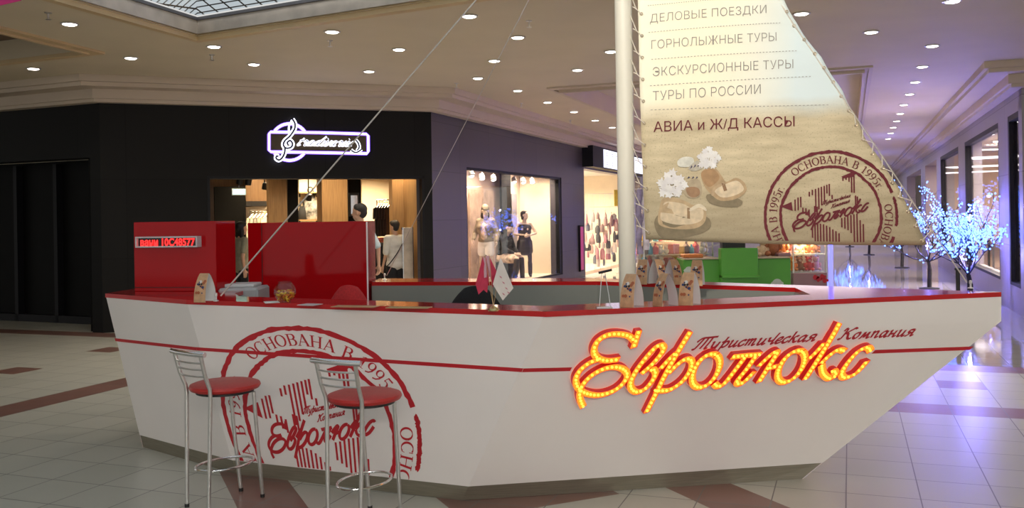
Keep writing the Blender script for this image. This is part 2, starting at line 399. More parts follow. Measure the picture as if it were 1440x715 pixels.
# window wall along the arcade
kw0, kw1 = wW.hit(657, 300)[0], wW.hit(790, 300)[0]; zw = 0.5 * (wW.hit(660, 235)[1] + wW.hit(788, 250)[1]); kEnd = wW.hit(822, 300)[0]
zwb = 0.20
mb = MB(); wbox(mb, wW, 0, kEnd, zw, WTOP, 0, 0.3); wbox(mb, wW, 0, kEnd, 0, zwb, 0, 0.3); wbox(mb, wW, 0, kw0, zwb, zw, 0, 0.3); wbox(mb, wW, kw1, kEnd, zwb, zw, 0, 0.3)
struct(mb, 'wall_window', mWin)
mb = MB()
wbox(mb, wW, kw0, kw0 + 0.05, zwb, zw, 0.02, 0.12); wbox(mb, wW, kw1 - 0.16, kw1, zwb, zw, 0.02, 0.12); wbox(mb, wW, kw0, kw1, zw - 0.05, zw, 0.02, 0.12); wbox(mb, wW, kw0, kw1, zwb, zwb + 0.04, 0.02, 0.12)
f = struct(mb, 'window_2', mFrame)
kd = wW.hit(709, 300)[0]
mb = MB(); wbox(mb, wW, kw0 + 0.05, kd - 0.01, zwb + 0.04, zw - 0.05, 0.06, 0.072); mb.build('pane', mGlass, f)
mb = MB(); wbox(mb, wW, kd + 0.01, kw1 - 0.16, zwb + 0.04, zw - 0.05, 0.06, 0.072); mb.build('pane', mGlass, f)

# wall beyond, with the bright accessory shop opening
kShop1 = kEnd + 7.0
mb = MB(); wbox(mb, wW, kEnd, 45, 2.9, WTOP, 0, 0.3); wbox(mb, wW, kShop1, 45, 0, 2.9, 0, 0.3)
struct(mb, 'wall_arcade_left', mPurpleStone)
# far end of the arcade
mb = MB(); mb.slab([cor(u_l - 1, 58, 0), cor(U_R + 6, 58, 0), cor(U_R + 6, 58, CEIL), cor(u_l - 1, 58, CEIL)], 0.3)
struct(mb, 'wall_far', M('far_wall_paint', (0.80, 0.72, 0.72), 0.6, noise=0.05))
for t_ in (38, 46, 53): area('arcade_end_lamps', cor(0.5 * (u_l + U_R), t_, 3.6), 6.0, 62, (1.0, 0.90, 0.95), sy=2.0)

# right-hand wall: piers between shop windows
pxs = [(1425, 1600), (1358, 1405.5), (1323.5, 1349)]
wins = []
ztopR = 0.5 * (wR.hit(1358, 199.4)[1] + wR.hit(1323, 221)[1]); zsill = 0.5 * (wR.hit(1367, 378)[1] + wR.hit(1409, 391)[1])
for a, b in pxs[1:]: wins.append((wR.hit(a, 300)[0], wR.hit(b, 300)[0]))
kC0 = wR.hit(1419, 300)[0]; wins.insert(0, (kC0, wR.L - 0.12))
kS0, kS1 = wR.hit(1302, 300)[0], wR.hit(1318, 300)[0]                           # lit shop doorway beyond
kT0, kT1 = wR.hit(1276, 300)[0], wR.hit(1296, 300)[0]
edges = sorted(wins + [(kS0, kS1), (kT0, kT1)])
mb = MB(); wbox(mb, wR, 0, wR.L, ztopR, WTOP, 0, 0.35)
prev = 0.0
for a, b in edges: wbox(mb, wR, prev, a, 0, ztopR, 0, 0.35); prev = b
wbox(mb, wR, prev, wR.L, 0, ztopR, 0, 0.35)
for a, b in wins: wbox(mb, wR, a, b, 0, zsill, 0, 0.35)
struct(mb, 'wall_right', mRgt)
mb = MB(); wbox(mb, wR2, 0.0, 8, 0, WTOP, 0, 0.3); struct(mb, 'wall_right_return', mRgt)
for i, (a, b) in enumerate(wins):
    mb = MB(); fw = 0.09
    wbox(mb, wR, a, a + 0.12, zsill, ztopR, 0.0, 0.15); wbox(mb, wR, b - 0.05, b, zsill, ztopR, 0.0, 0.15); wbox(mb, wR, a, b, ztopR - fw, ztopR, 0.0, 0.15); wbox(mb, wR, a, b, zsill, zsill + 0.05, 0.0, 0.15)
    f = struct(mb, 'window_%d' % (3 + i), mFrame)
    mb = MB(); wbox(mb, wR, a + 0.12, b - 0.05, zsill + 0.05, ztopR - fw, 0.06, 0.072); mb.build('pane', mGlass, f)

# ---- ceiling with atrium opening and coffers
A0, A00 = atz(278, 50, CEIL), atz(127, 6.7, CEIL)
A608 = atz(608, 0, CEIL)
dA = (A608 - A0).normalized(); dB = (A00 - A0).normalized()
A1 = A0 + dA * 8.6; A5 = A0 + dB * 8.6
ATR = [A0, A1, A1 + V((0.3, -5.5, 0)), V((0.4, -2.6, CEIL)), A5 + V((0.6, -2.6, 0)), A5]
qa, qb = atz(787, 125.5, CEIL), atz(1214, 99, CEIL)
def cu(p): return (p.x * CT - p.y * ST, p.x * ST + p.y * CT)
cu0, cu1 = cu(qa)[0], cu(qb)[0]; ct0 = 0.5 * (cu(qa)[1] + cu(qb)[1])
COF = [cor(cu0, ct0, CEIL), cor(cu1, ct0, CEIL), cor(cu1, ct0 + 14, CEIL), cor(cu0, ct0 + 14, CEIL)]
e0 = atz(118, 71, CEIL); e1 = atz(0, 42, CEIL); e2 = atz(0, 85, CEIL)
d1, d2 = (e1 - e0).normalized(), (e2 - e0).normalized()
COL = [e0, e0 + d1 * 3.2, e0 + d1 * 3.2 + d2 * 3.0, e0 + d2 * 3.0]
def ceiling_mesh():
    bm = bmesh.new(); es = []
    for loop in ([V((-26, -9, CEIL)), V((30, -9, CEIL)), V((30, 70, CEIL)), V((-26, 70, CEIL))], ATR, COF, COL):
        vs = [bm.verts.new(p) for p in loop]
        es += [bm.edges.new((vs[i], vs[(i + 1) % len(vs)])) for i in range(len(vs))]
    bmesh.ops.triangle_fill(bm, edges=es, use_beauty=True, use_dissolve=False)
    for f in bm.faces:
        if f.normal.z > 0: f.normal_flip()
    bmesh.ops.recalc_face_normals(bm, faces=bm.faces)
    me = bpy.data.meshes.new('ceiling'); bm.to_mesh(me); bm.free(); me.materials.append(mCeil)
    o = bpy.data.objects.new('ceiling', me); col.objects.link(o); return tag(o, kind='structure')
ceiling_mesh()
def ring_band(mb, loop, z0, z1, th):                                            # upright band round a loop
    n = len(loop); c = sum((V(p) for p in loop), V()) / n
    def off(p, d): q = V(p) - c; q.z = 0; return V(p) + q.normalized() * d
    for i in range(n):
        a, b = loop[i], loop[(i + 1) % n]; a2, b2 = off(a, th), off(b, th)
        mb.add([V((p.x, p.y, z)) for z in (z0, z1) for p in (a, b, b2, a2)], [(0,3,2,1),(4,5,6,7),(0,1,5,4),(1,2,6,5),(2,3,7,6),(3,0,4,7)])
    return mb
def inset(loop, k):
    c = sum((V(p) for p in loop), V()) / len(loop); return [c + (V(p) - c) * k for p in loop]
struct(ring_band(MB(), inset(ATR, 1.006), CEIL - 0.05, CEIL + 0.02, 0.14), 'trim_1', mCreamTrim)
struct(ring_band(MB(), inset(ATR, 1.0), CEIL + 0.02, CEIL + 0.17, 0.12), 'wall_atrium', mMarble)
struct(ring_band(MB(), inset(ATR, 0.995), CEIL + 0.17, CEIL + 0.205, 0.14), 'trim_2', M('grey_steel_edge', (0.10, 0.10, 0.11), 0.4, metal=0.5, noise=0.1))
# glazed roof: slatted panes on a sloping frame
def roof_mat():
    m = M('glazed_roof_panes', (0.05, 0.05, 0.055), 0.3); nt = m.node_tree; n = NT(m); b = nt.nodes['Principled BSDF']
    g = nt.nodes.new('ShaderNodeNewGeometry'); s = nt.nodes.new('ShaderNodeSeparateXYZ'); nt.links.new(g.outputs['Position'], s.inputs[0])
    k = n.m('ADD', n.m('MULTIPLY', s.outputs[0], dA.x), n.m('MULTIPLY', s.outputs[1], dA.y))
    h = n.m('ADD', n.m('MULTIPLY', s.outputs[0], -dA.y), n.m('MULTIPLY', s.outputs[1], dA.x))
    pane = n.m('MULTIPLY', n.m('GREATER_THAN', n.m('FRACT', n.m('DIVIDE', n.m('ADD', k, 50), 0.22)), 0.12), n.m('GREATER_THAN', n.m('FRACT', n.m('DIVIDE', n.m('ADD', h, 50), 0.09)), 0.2))
    nt.links.new(n.mix(pane, (0.0, 0.0, 0.0), (0.38, 0.43, 0.46)), b.inputs['Emission Color']); b.inputs['Emission Strength'].default_value = 0.42
    return m
lo = [V((p.x, p.y, CEIL + 0.205)) for p in inset(ATR, 0.985)]; hi = [V((p.x, p.y, 5.6)) for p in inset(ATR, 0.30)]
mb = MB(); n_ = len(lo)
mb.add(lo + hi, [(i, (i + 1) % n_, n_ + (i + 1) % n_, n_ + i) for i in range(n_)] + [tuple(range(n_, 2 * n_))])
struct(mb, 'window_6', roof_mat())
# coffers: raised trays with moulded rims
for loop, nm, h in ((COF, 'trim_3', 0.28), (COL, 'trim_4', 0.25)):
    if loop is COL: struct(ring_band(MB(), inset(loop, 0.995), CEIL - 0.001, CEIL + h, 0.10), 'ceiling_tray_side', mCeil); mb = ring_band(MB(), inset(loop, 0.995), CEIL - 0.05, CEIL - 0.002, 0.07)
    else: mb = ring_band(MB(), inset(loop, 0.995), CEIL - 0.06, CEIL + h, 0.10)
    ring_band(mb, inset(loop, 1.03), CEIL - 0.03, CEIL - 0.001, 0.18)
    struct(mb, nm, mCreamTrim if loop is COL else mCornice)
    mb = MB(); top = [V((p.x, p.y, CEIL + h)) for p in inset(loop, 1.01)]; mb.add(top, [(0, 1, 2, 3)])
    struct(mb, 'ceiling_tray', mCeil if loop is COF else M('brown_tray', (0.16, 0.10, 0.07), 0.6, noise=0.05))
# cornice: two stepped soffits along the walls
def offset_line(pts, d):
    out = []
    for i, p in enumerate(pts):
        ns = []
        if i > 0: e = (pts[i] - pts[i-1]).normalized(); ns.append(V((e.y, -e.x, 0)))
        if i < len(pts) - 1: e = (pts[i+1] - pts[i]).normalized(); ns.append(V((e.y, -e.x, 0)))
        nn = sum(ns, V()).normalized(); k = nn.dot(ns[0]); out.append(p + nn * (d / k))
    return out
def cornice(name, pts):
    mb = MB()
    for d, z0, z1, lip in ((0.56, 3.70, CEIL, 0.02), (0.50, 3.64, 3.70, 0), (0.20, 3.50, 3.64, 0.0), (0.16, 3.45, 3.50, 0)):
        a = offset_line(pts, d); b = offset_line(pts, -0.2)
        for i in range(len(pts) - 1):
            q = [a[i], a[i+1], b[i+1], b[i]]
            mb.prism([(p.x, p.y) for p in q], z0, z1 - 0.001)
    struct(mb, name, mCornice)
cornice('trim_5', [W0, W1, W2, cor(u_l, t_l + 44)])
cornice('trim_6', [cor(U_R, 57), cor(U_R, T_C), cor(U_R + 8, T_C)])
# ================================================================== BOAT-SHAPED STAND
HT, KZ = 1.125, 0.09
K0, K1, K2, K3 = [atz(x, y, 0) for x, y in ((200.6, 629.8), (332, 668), (650, 705), (1129, 674.4))]
T0, T1, T2, T3 = [atz(x, y, HT) for x, y in ((148, 413), (262, 422), (768, 438.5), (1408, 411))]
RB = atz(840, 391.5, HT); RE = V((-1.17, 7.97, HT)); S0 = V((-2.95, 7.75, HT))
I1, I2, I3, I4 = V((-1.90, 6.32, HT)), V((0.17, 5.31, HT)), V((1.88, 5.76, HT)), V((1.95, 6.30, HT))
I5, I6 = atz(840, 396, HT), V((-1.17, 7.53, HT))
I0, S1 = V((-2.02, 6.60, HT)), V((-2.02, 7.62, HT))
kick3 = lerp(K3, K3, 0); kick3 = at(1155, 653, K3.y + 0.03)
Bp = at(1408, 452, T3.y)
def edge_line(Kp, Tp):
    return lambda z: lerp(Kp, Tp, z / HT)
def bow(z):
    if z <= kick3.z: return lerp(K3, kick3, z / kick3.z)
    if z <= Bp.z: return lerp(kick3, Bp, (z - kick3.z) / (Bp.z - kick3.z))
    return lerp(Bp, T3, (z - Bp.z) / (T3.z - Bp.z))
eds = [edge_line(K0, T0), edge_line(K1, T1), edge_line(K2, T2), bow]
KRB, KRE, KS = V((0.55, 7.25, 0)), V((-1.10, 7.72, 0)), V((-2.72, 7.55, 0))
eRB, eRE, eS = edge_line(KRB, RB), edge_line(KRE, RE), edge_line(KS, S0)
class Face:                                                                      # ruled hull face between two edges
    def __init__(s, a, b):
        s.a, s.b = a, b; s.len = (a(0.6) - b(0.6)).length
    def p(s, a, z, off=0.0):
        P = lerp(s.a(z), s.b(z), a)
        if off:
            e = 1e-3; du = s.b(z) - s.a(z); dv = lerp(s.a(z + e), s.b(z + e), a) - P
            P = P + du.cross(dv).normalized() * off
        return P
    def hit(s, px, py, off=0.0):
        a, z = 0.5, 0.6
        for _ in range(30):
            q = pix(s.p(a, z, off)); r = (px - q[0], py - q[1])
            e = 1e-4; qa, qz = pix(s.p(a + e, z, off)), pix(s.p(a, z + e, off))
            J = [[(qa[0]-q[0])/e, (qz[0]-q[0])/e], [(qa[1]-q[1])/e, (qz[1]-q[1])/e]]
            D = J[0][0]*J[1][1] - J[0][1]*J[1][0]
            a += (r[0]*J[1][1] - r[1]*J[0][1]) / D; z += (J[0][0]*r[1] - J[1][0]*r[0]) / D
            a = max(-0.5, min(1.5, a)); z = max(-0.3, min(1.4, z))
        return a, z
fStern, fMid, fBow = Face(eds[0], eds[1]), Face(eds[1], eds[2]), Face(eds[2], eds[3])
# reverse so that the offset points outwards
def hull_panel(mb, f, z0, z1, na, zs=None):
    zs = zs or [z0, z1]; vs = []; fs = []
    for z in zs:
        for i in range(na + 1): vs.append(f.p(i / na, z))
    for j in range(len(zs) - 1):
        for i in range(na): k = j * (na + 1) + i; fs.append((k, k + 1, k + na + 2, k + na + 1))
    mb.add(vs, fs)
stand = thing('boat_counter', (0, 6.0, 0), 'white boat-shaped reception counter with red top and raked bow on the tiled floor', 'counter')
LIP = 0.03; HB = HT - LIP
zsb = [KZ + (HB - KZ) * i / 14 for i in range(15)]; zsb += [kick3.z, Bp.z]; zsb = sorted(z for z in zsb if KZ <= z <= HB)
for f, na in ((fStern, 2), (fMid, 6), (fBow, 16)):
    mb = MB(); hull_panel(mb, f, KZ, HB, na, zsb); mb.build('hull_panel', mWhiteLam, stand, smooth=True, fix=False)
for f in (Face(eds[3], eRB), Face(eRB, eRE), Face(eS, eds[0])):
    mb = MB(); hull_panel(mb, f, 0, HB, 4, sorted([0] + zsb)); mb.build('hull_panel', mWhiteLam, stand, fix=False)
mb = MB()
for f, na in ((fStern, 2), (fMid, 4), (fBow, 8)):
    vs = []; fs = []
    for z in (0.0, KZ):
        for i in range(na + 1): vs.append(f.p(i / na, z, -0.006))
    for i in range(na): fs.append((i, i + 1, na + 2 + i, na + 1 + i))
    mb.add(vs, fs)
mb.build('skirting', mKick, stand, fix=False)
TOPL = [T0, T1, T2, T3, RB, RE, I6, I5, I4, I3, I2, I1, I0, S1, S0]
mb = MB(); mb.prism([(p.x, p.y) for p in TOPL], HT - LIP, HT)
mb.build('countertop', mRedTop, stand)
def up(p, z): return V((p.x, p.y, z))
mb = MB()
inn = [I6, I5, I4, I3, I2, I1, I0]
for i in range(len(inn) - 1):
    a, b = inn[i], inn[i + 1]
    lo_ = lambda q: up(lerp(q, V((0.2, 6.55, HT)), .30 if q in (I4, I3, I2, I1) else .0), 0)
    mb.add([lo_(a), lo_(b), up(b, HB), up(a, HB)], [(0, 1, 2, 3)])
mb.build('inner_panel', mInner, stand, fix=False)
mb = MB(); mb.add([up(I6, 0), up(RE, 0), up(RE, HB), up(I6, HB)], [(0, 1, 2, 3)]); mb.build('end_panel', mInner, stand, fix=False)
def inward(a, b, w):
    e = (b - a).normalized(); return V((e.y, -e.x, 0)) * w
d = 0.42
mb = MB(); q = [I6 + inward(I6, I5, 0.004), I5 + V((0, -0.004, 0)), I5 + V((-0.06, -d, 0)), I6 + V((-0.04, -d, 0))]
mb.prism([(p.x, p.y) for p in q], 0.72, 0.75); mb.build('worktop', M('grey_worktop', (0.35, 0.35, 0.34), 0.4, noise=0.04), stand)
mb = MB(); mb.prism([(p.x, p.y) for p in (I0 + V((0.01, 0.0, 0)), I0 + V((0.56, 0.02, 0)), V((-1.46, 7.25, 0)), S1 + V((0.01, -0.4, 0)))], 0.85, 0.88)
mb.prism([(p.x, p.y) for p in (I0 + V((0.03, 0.05, 0)), I0 + V((0.50, 0.05, 0)), V((-1.52, 7.2, 0)), S1 + V((0.03, -0.42, 0)))], 0.0, 0.85); mb.build('side_desk', mInner, stand)

# --- ribbons (flat lettering) in 2-D
def ribbon(pts, wd):
    pts = [V((p[0], p[1], 0)) for p in pts]; n = len(pts); ws = wd if isinstance(wd, (list, tuple)) else [wd] * n
    L, R = [], []
    for i, p in enumerate(pts):
        d = pts[min(i + 1, n - 1)] - pts[max(i - 1, 0)]
        if d.length < 1e-9: d = V((1, 0, 0))
        d.normalize(); nn = V((-d.y, d.x, 0)) * ws[i] * 0.5; L.append(p + nn); R.append(p - nn)
    return [[(R[i].x, R[i].y), (R[i+1].x, R[i+1].y), (L[i+1].x, L[i+1].y), (L[i].x, L[i].y)] for i in range(n - 1)]
def clip(poly, inside):                                                          # inside(p) -> signed value, keep >= 0
    out = []
    for i in range(len(poly)):
        a, b = poly[i - 1], poly[i]; fa, fb = inside(a), inside(b)
        if (fa >= 0) != (fb >= 0):
            t = fa / (fa - fb); out.append((a[0] + (b[0]-a[0])*t, a[1] + (b[1]-a[1])*t))
        if fb >= 0: out.append(b)
    return out if len(out) >= 3 else None
def flat(polys, mp, mb=None):
    mb = mb or MB()
    for q in polys:
        if q: mb.add([mp(*p) for p in q], [tuple(range(len(q)))])
    return mb

# --- script lettering of the illuminated sign, as centre lines (coordinates of the drawn word)
def sc_(pts, ox, oy, k): return [(ox + x / k, oy + y / k) for x, y in pts]
def ell(cx, cy, a, b, ang, n=22, a0=0, a1=360):
    ca, sa = cos(ang), sin(ang); out = []
    for i in range(n + 1):
        t = rad(a0 + (a1 - a0) * i / n); x, y = a * cos(t), b * sin(t); out.append((cx + x*ca - y*sa, cy + x*sa + y*ca))
    return out
k1 = 4.47
WORD = []                                                                         # (letter, [strokes])
WORD.append(('E', [sc_(s, 800, 430, k1) for s in (
    [(442,158),(427,205),(406,268)], [(412,222),(375,192),(310,180),(240,188),(185,222),(160,270),(165,312),(195,337),(245,348),(318,340)],
    [(195,337),(130,362),(75,405),(48,450),(48,495),(80,540),(150,563),(220,560),(295,530),(350,480),(368,435),(340,400),(285,388),(215,402),(145,440),(95,490),(70,540),(72,590),(92,640)])]))
WORD.append(('v', [sc_([(455,432),(515,380),(570,320),(597,275),(583,250),(545,265),(485,330),(425,410),(390,480),(395,525),(430,545),(480,525),(525,475),(545,430),(530,400),(512,415)], 800, 430, k1)]))
WORD.append(('r', [sc_(s, 800, 430, k1) for s in ([(765,165),(700,270),(620,410),(550,550),(487,675)], [(575,400),(640,330),(690,285)], [(625,430),(680,375),(735,338),(772,350),(768,400),(730,460),(680,505),(620,535),(540,535)])]))
WORD.append(('o', [ell(993, 522, 26.5, 15.5, atan2(-.83, .55))]))
WORD.append(('l', [sc_(s, 1000, 430, k1) for s in ([(130,325),(220,316),(312,310)], [(218,320),(150,410),(85,490),(45,510),(20,490)], [(285,315),(225,400),(165,475),(180,495),(215,475),(275,415)])]))
WORD.append(('yu', [sc_(s, 1000, 430, k1) for s in ([(298,385),(350,335),(395,298),(415,302),(360,390),(300,485)], [(355,398),(390,388),(425,382)])] + [ell(1113, 516, 26, 14, atan2(-.8, .6))]))
WORD.append(('k', [sc_(s, 1000, 430, k1) for s in ([(810,110),(760,200),(680,330),(592,465)], [(612,340),(665,290),(715,235)], [(842,288),(800,280),(745,315),(690,368)], [(695,372),(706,428),(745,460),(785,440),(775,412),(755,418)])]))
WORD.append(('s', [sc_([(1005,290),(985,265),(925,290),(855,368),(822,430),(842,455),(900,435),(945,395),(982,350)], 1000, 430, k1)]))
SMOOTH = [(nm, [[(p.x, p.y) for p in catmull(s, 5)] if len(s) < 20 else s for s in st]) for nm, st in WORD]

# --- italic stroke alphabet for the small script (x height 1)
SCR = {
 'T': (1.55, [[(.1,1.5),(.3,1.75),(.8,1.8),(1.7,1.85)], [(.45,1.78),(.35,1.0),(.2,.1),(.05,0),(0,.15)], [(.85,1.8),(.8,.9),(.7,.05)], [(1.25,1.82),(1.22,.9),(1.15,.15),(1.25,0),(1.4,.15)], [(.1,1.5),(.0,1.3),(.1,1.2)]]),
 'K': (1.25, [[(.3,1.7),(.25,.8),(.15,.1),(0,0),(-.1,.15)], [(.0,1.3),(.1,1.65),(.3,1.7)], [(1.2,1.55),(1.1,1.75),(.8,1.5),(.3,.9)], [(.35,.92),(.6,.85),(.8,.2),(1.0,0),(1.2,.15)]]),
 'у': (.8, [[(0,.85),(.1,1),(.15,.3),(.3,.05),(.5,.2),(.6,.6)], [(.65,1),(.62,.2),(.5,-.5),(.25,-.75),(.05,-.55)]]),
 'р': (.85, [[(.05,.8),(.25,1.1),(.3,1.6)], [(.3,1.7),(.25,.4),(.2,-.7)], [(.25,.6),(.45,.95),(.68,.85),(.7,.4),(.5,.05),(.25,.1)]]),
 'и': (.82, [[(0,.85),(.1,1),(.1,.2),(.22,0),(.4,.15),(.55,.6)], [(.58,1),(.55,.2),(.65,0),(.82,.2)]]),
 'с': (.62, [[(.55,.8),(.4,1),(.12,.75),(.05,.35),(.2,.03),(.4,.08),(.6,.35)]]),
 'т': (1.1, [[(0,.85),(.1,1),(.12,0)], [(.12,.7),(.3,1),(.42,.9),(.42,0)], [(.42,.7),(.6,1),(.74,.9),(.74,.2),(.84,0),(1.0,.2)]]),
 'ч': (.78, [[(0,.85),(.1,1),(.12,.6),(.3,.45),(.55,.65)], [(.68,1.75),(.6,1),(.55,.2),(.62,0),(.78,.2)]]),
 'е': (.6, [[(.05,.4),(.4,.55),(.5,.85),(.35,1),(.12,.75),(.05,.35),(.2,.03),(.4,.08),(.6,.3)]]),
 'к': (.8, [[(.12,1.75),(.1,.8),(.05,0)], [(.65,.9),(.5,1),(.1,.5)], [(.3,.62),(.45,.2),(.6,0),(.78,.2)]]),
 'а': (.8, [[(.55,.85),(.35,1),(.1,.7),(.05,.3),(.2,.02),(.42,.25),(.58,.9)], [(.6,1),(.55,.2),(.65,0),(.8,.2)]]),
 'я': (.82, [[(0,.05),(.15,.05),(.4,.5)], [(.62,1),(.3,1),(.15,.75),(.3,.5),(.6,.52)], [(.65,1),(.58,.2),(.66,0),(.82,.2)]]),
 'о': (.7, [[(.35,1),(.1,.75),(.05,.35),(.2,.02),(.42,.1),(.55,.5),(.5,.9),(.35,1)]]),
 'м': (1.0, [[(0,.05),(.1,.05),(.25,1)], [(.25,1),(.4,.1)], [(.4,.1),(.7,1)], [(.7,1),(.72,.2),(.82,0),(.98,.2)]]),
 'п': (.85, [[(0,.85),(.1,1),(.12,0)], [(.12,.7),(.35,1),(.52,.9),(.52,.2),(.62,0),(.8,.2)]]),
 'н': (.85, [[(0,.85),(.12,1),(.1,0)], [(.1,.5),(.55,.5)], [(.6,1),(.55,.2),(.65,0),(.82,.2)]]),
 't': (.55, [[(.3,1.5),(.15,.3),(.25,0),(.5,.2)], [(0,1),(.45,1.05)]]), 'r': (.55, [[(.0,.7),(.2,1.1),(.25,.85),(.45,.85),(.35,.2),(.42,0),(.55,.15)]]),
 'a': (.72, [[(.5,.85),(.3,1),(.08,.6),(.1,.1),(.28,.1),(.5,.9)], [(.52,1),(.45,.2),(.55,0),(.72,.2)]]),
 'd': (.75, [[(.5,.85),(.3,1),(.08,.6),(.1,.1),(.28,.1),(.5,.9)], [(.7,1.9),(.5,.9),(.45,.2),(.55,0),(.75,.2)]]),
 'i': (.4, [[(.1,.8),(.2,1),(.12,.2),(.22,0),(.4,.2)], [(.3,1.4),(.32,1.48)]]), 'v': (.6, [[(.0,.8),(.12,1),(.12,.1),(.3,.05),(.5,.6),(.45,1),(.6,.9)]]),
 'u': (.72, [[(0,.8),(.1,1),(.1,.2),(.22,0),(.45,.5)], [(.52,1),(.45,.2),(.55,0),(.72,.2)]]),
}
def script_word(word, slant=0.45, gap=0.06):
    x = 0; out = []
    for ch in word:
        if ch == ' ': x += .7; continue
        adv, st = SCR[ch]
        for s in st:
            ss = catmull(s, 4) if len(s) > 2 else [V((p[0], p[1], 0)) for p in s]
            out.append([(x + p.x + slant * p.y, p.y) for p in ss])
        x += adv + gap
    return out, x
# --- serif capitals for the stamp (cap height 1)
def arc(cx, cy, rx, ry, a0, a1, n=16, thick=.15, thin=.05):
    pts, ws = [], []
    for i in range(n + 1):
        a = rad(a0 + (a1 - a0) * i / n); pts.append((cx + rx*cos(a), cy + ry*sin(a))); ws.append(thin + (thick - thin) * abs(cos(a)))
    return (pts, ws)
SER = {
 'О': (.92, [arc(.46,.5,.36,.47,0,360,26)]),
 'С': (.85, [arc(.46,.5,.36,.47,55,305,20), ([(.72,.66),(.72,.97)], .05), ([(.70,.08),(.74,.28)], .04)]),
 'Н': (.95, [([(.2,0),(.2,1)], .14), ([(.75,0),(.75,1)], .14), ([(.2,.5),(.75,.5)], .06)] + [([(x-.15,y),(x+.15,y)], .05) for x in (.2,.75) for y in (.025,.975)]),
 'В': (.8, [([(.2,0),(.2,1)], .14), ([(.06,.975),(.42,.975)], .05), ([(.06,.025),(.45,.025)], .05), ([(.2,.53),(.45,.53)], .05), arc(.42,.755,.2,.22,-90,90,10), arc(.45,.28,.24,.255,-90,90,10)]),
 'А': (.9, [([(.1,0),(.44,1)], .06), ([(.42,1),(.8,0)], .15), ([(.22,.34),(.66,.34)], .05), ([(0,.025),(.24,.025)], .05), ([(.64,.025),(.95,.025)], .05)]),
 '1': (.6, [([(.32,0),(.32,1)], .13), ([(.32,.97),(.12,.85)], .06), ([(.12,.025),(.52,.025)], .05)]),
 '9': (.68, [arc(.34,.68,.22,.29,0,360,18,.13), ([(.56,.68),(.53,.35),(.38,.1),(.16,0)], .1)]),
 '5': (.66, [([(.18,.95),(.58,.97)], .11), ([(.2,.95),(.16,.55)], .05), arc(.3,.31,.25,.3,120,-130,16,.14)]),
 'г': (.55, [([(.18,0),(.18,.66)], .13), ([(.06,.64),(.48,.64)], .05), ([(.46,.5),(.48,.66)], .05), ([(.06,.025),(.32,.025)], .05)]),
 '.': (.3, [([(.08,.06),(.2,.06)], .12)]), ' ': (.45, []),
}
def stamp_polys():
    """round travel-stamp emblem in units of its radius"""
    rnd = random.Random(3); P = []
    def ring(r, wd, a0=0, a1=360, jit=.010, n=150):
        pts, ws = [], []; j = 0
        for i in range(n + 1):
            a = rad(a0 + (a1 - a0) * i / n); j = .6 * j + rnd.uniform(-jit, jit)
            pts.append(((r + j*.5)*cos(a), (r + j*.5)*sin(a))); ws.append(wd * (1 + rnd.uniform(-.25, .2)) )
        if a1 - a0 >= 360: pts[-1] = pts[0]
        return ribbon(pts, ws)
    P += ring(.975, .048, 20, 340); P += ring(.975, .04, 350, 376)
    P += ring(.745, .045, 0, 360)
    text = 'ОСНОВАНА В 1995г.'
    tot = sum(SER[c][0] for c in text); span = rad(104); h = .118; k = span / tot
    for rep in range(3):
        a = rad(131 - 120 * rep)
        for c in text:
            adv, st = SER[c]
            for pts, wd in st:
                mp = []
                for x, y in pts:
                    th = a - x * k; r = .80 + y * h; mp.append((r * cos(th), r * sin(th)))
                ww = [q * h * 1.05 for q in wd] if isinstance(wd, list) else wd * h * 1.05
                if len(mp) == 2 and (SER[c][0] and abs(pts[0][1] - pts[1][1]) < .05):       # bend long horizontals
                    pass
                P += ribbon(mp, ww)
            a -= adv * k
    q = lambda x, y: ((x - 937) / 332, (445 - y) / 332)
    def bar(x, y0, y1, wd=7): P.extend(ribbon([q(x, y0), q(x, y1)], wd / 332))
    def poly(pts): P.append([q(*p) for p in pts])
    poly([(690,395),(745,372),(750,418)]); poly([(993,248),(1040,228),(1072,226),(1050,250),(1000,258)])
    for x, a, b in ((762,360,418),(777,350,415),(790,347,400),(800,402,425),(815,405,440),(830,412,450),(833,322,346),(848,312,340),(864,308,425),(879,303,412),(893,298,392),(907,293,372),(920,288,332),(932,284,345),(945,340,362),
                    (1000,250,270),(1015,243,265),(1030,240,275),(1042,235,330),(1054,235,332),
                    (845,505,556),(858,490,600),(871,486,600),(885,485,600),(900,488,600),(915,495,610),(930,503,610),(945,515,610),(960,524,610),(975,535,610),(990,458,505),(1005,454,512),(1020,448,520),(1035,443,535),(1050,440,600),(1065,436,600),(1080,470,600),(1095,490,600),(1060,345,395),(1069,350,400),(858,395,440),(870,398,450)):
        bar(x, a, b)
    for nm, st in SMOOTH:
        for s in st:
            t = []
            for x, y in s:
                xs = 745 + (x - 806) * .905; t.append(q(xs, 505 + .86 * (y - 556) - .17 * (x - 850)))
            P.extend(ribbon(t, .028))
    for word, x0, y0, x1, y1, hh in (('Tуристическая', 893, 392, 1034, 352, 13), ('Kомпания', 938, 408, 1030, 378, 13)):
        st, L = script_word(word)
        for s in st:
            P.extend(ribbon([q(x0 + (x1 - x0) * x / L, y0 + (y1 - y0) * x / L - y * hh * .8) for x, y in s], .0085))
    return P
STAMP = stamp_polys()

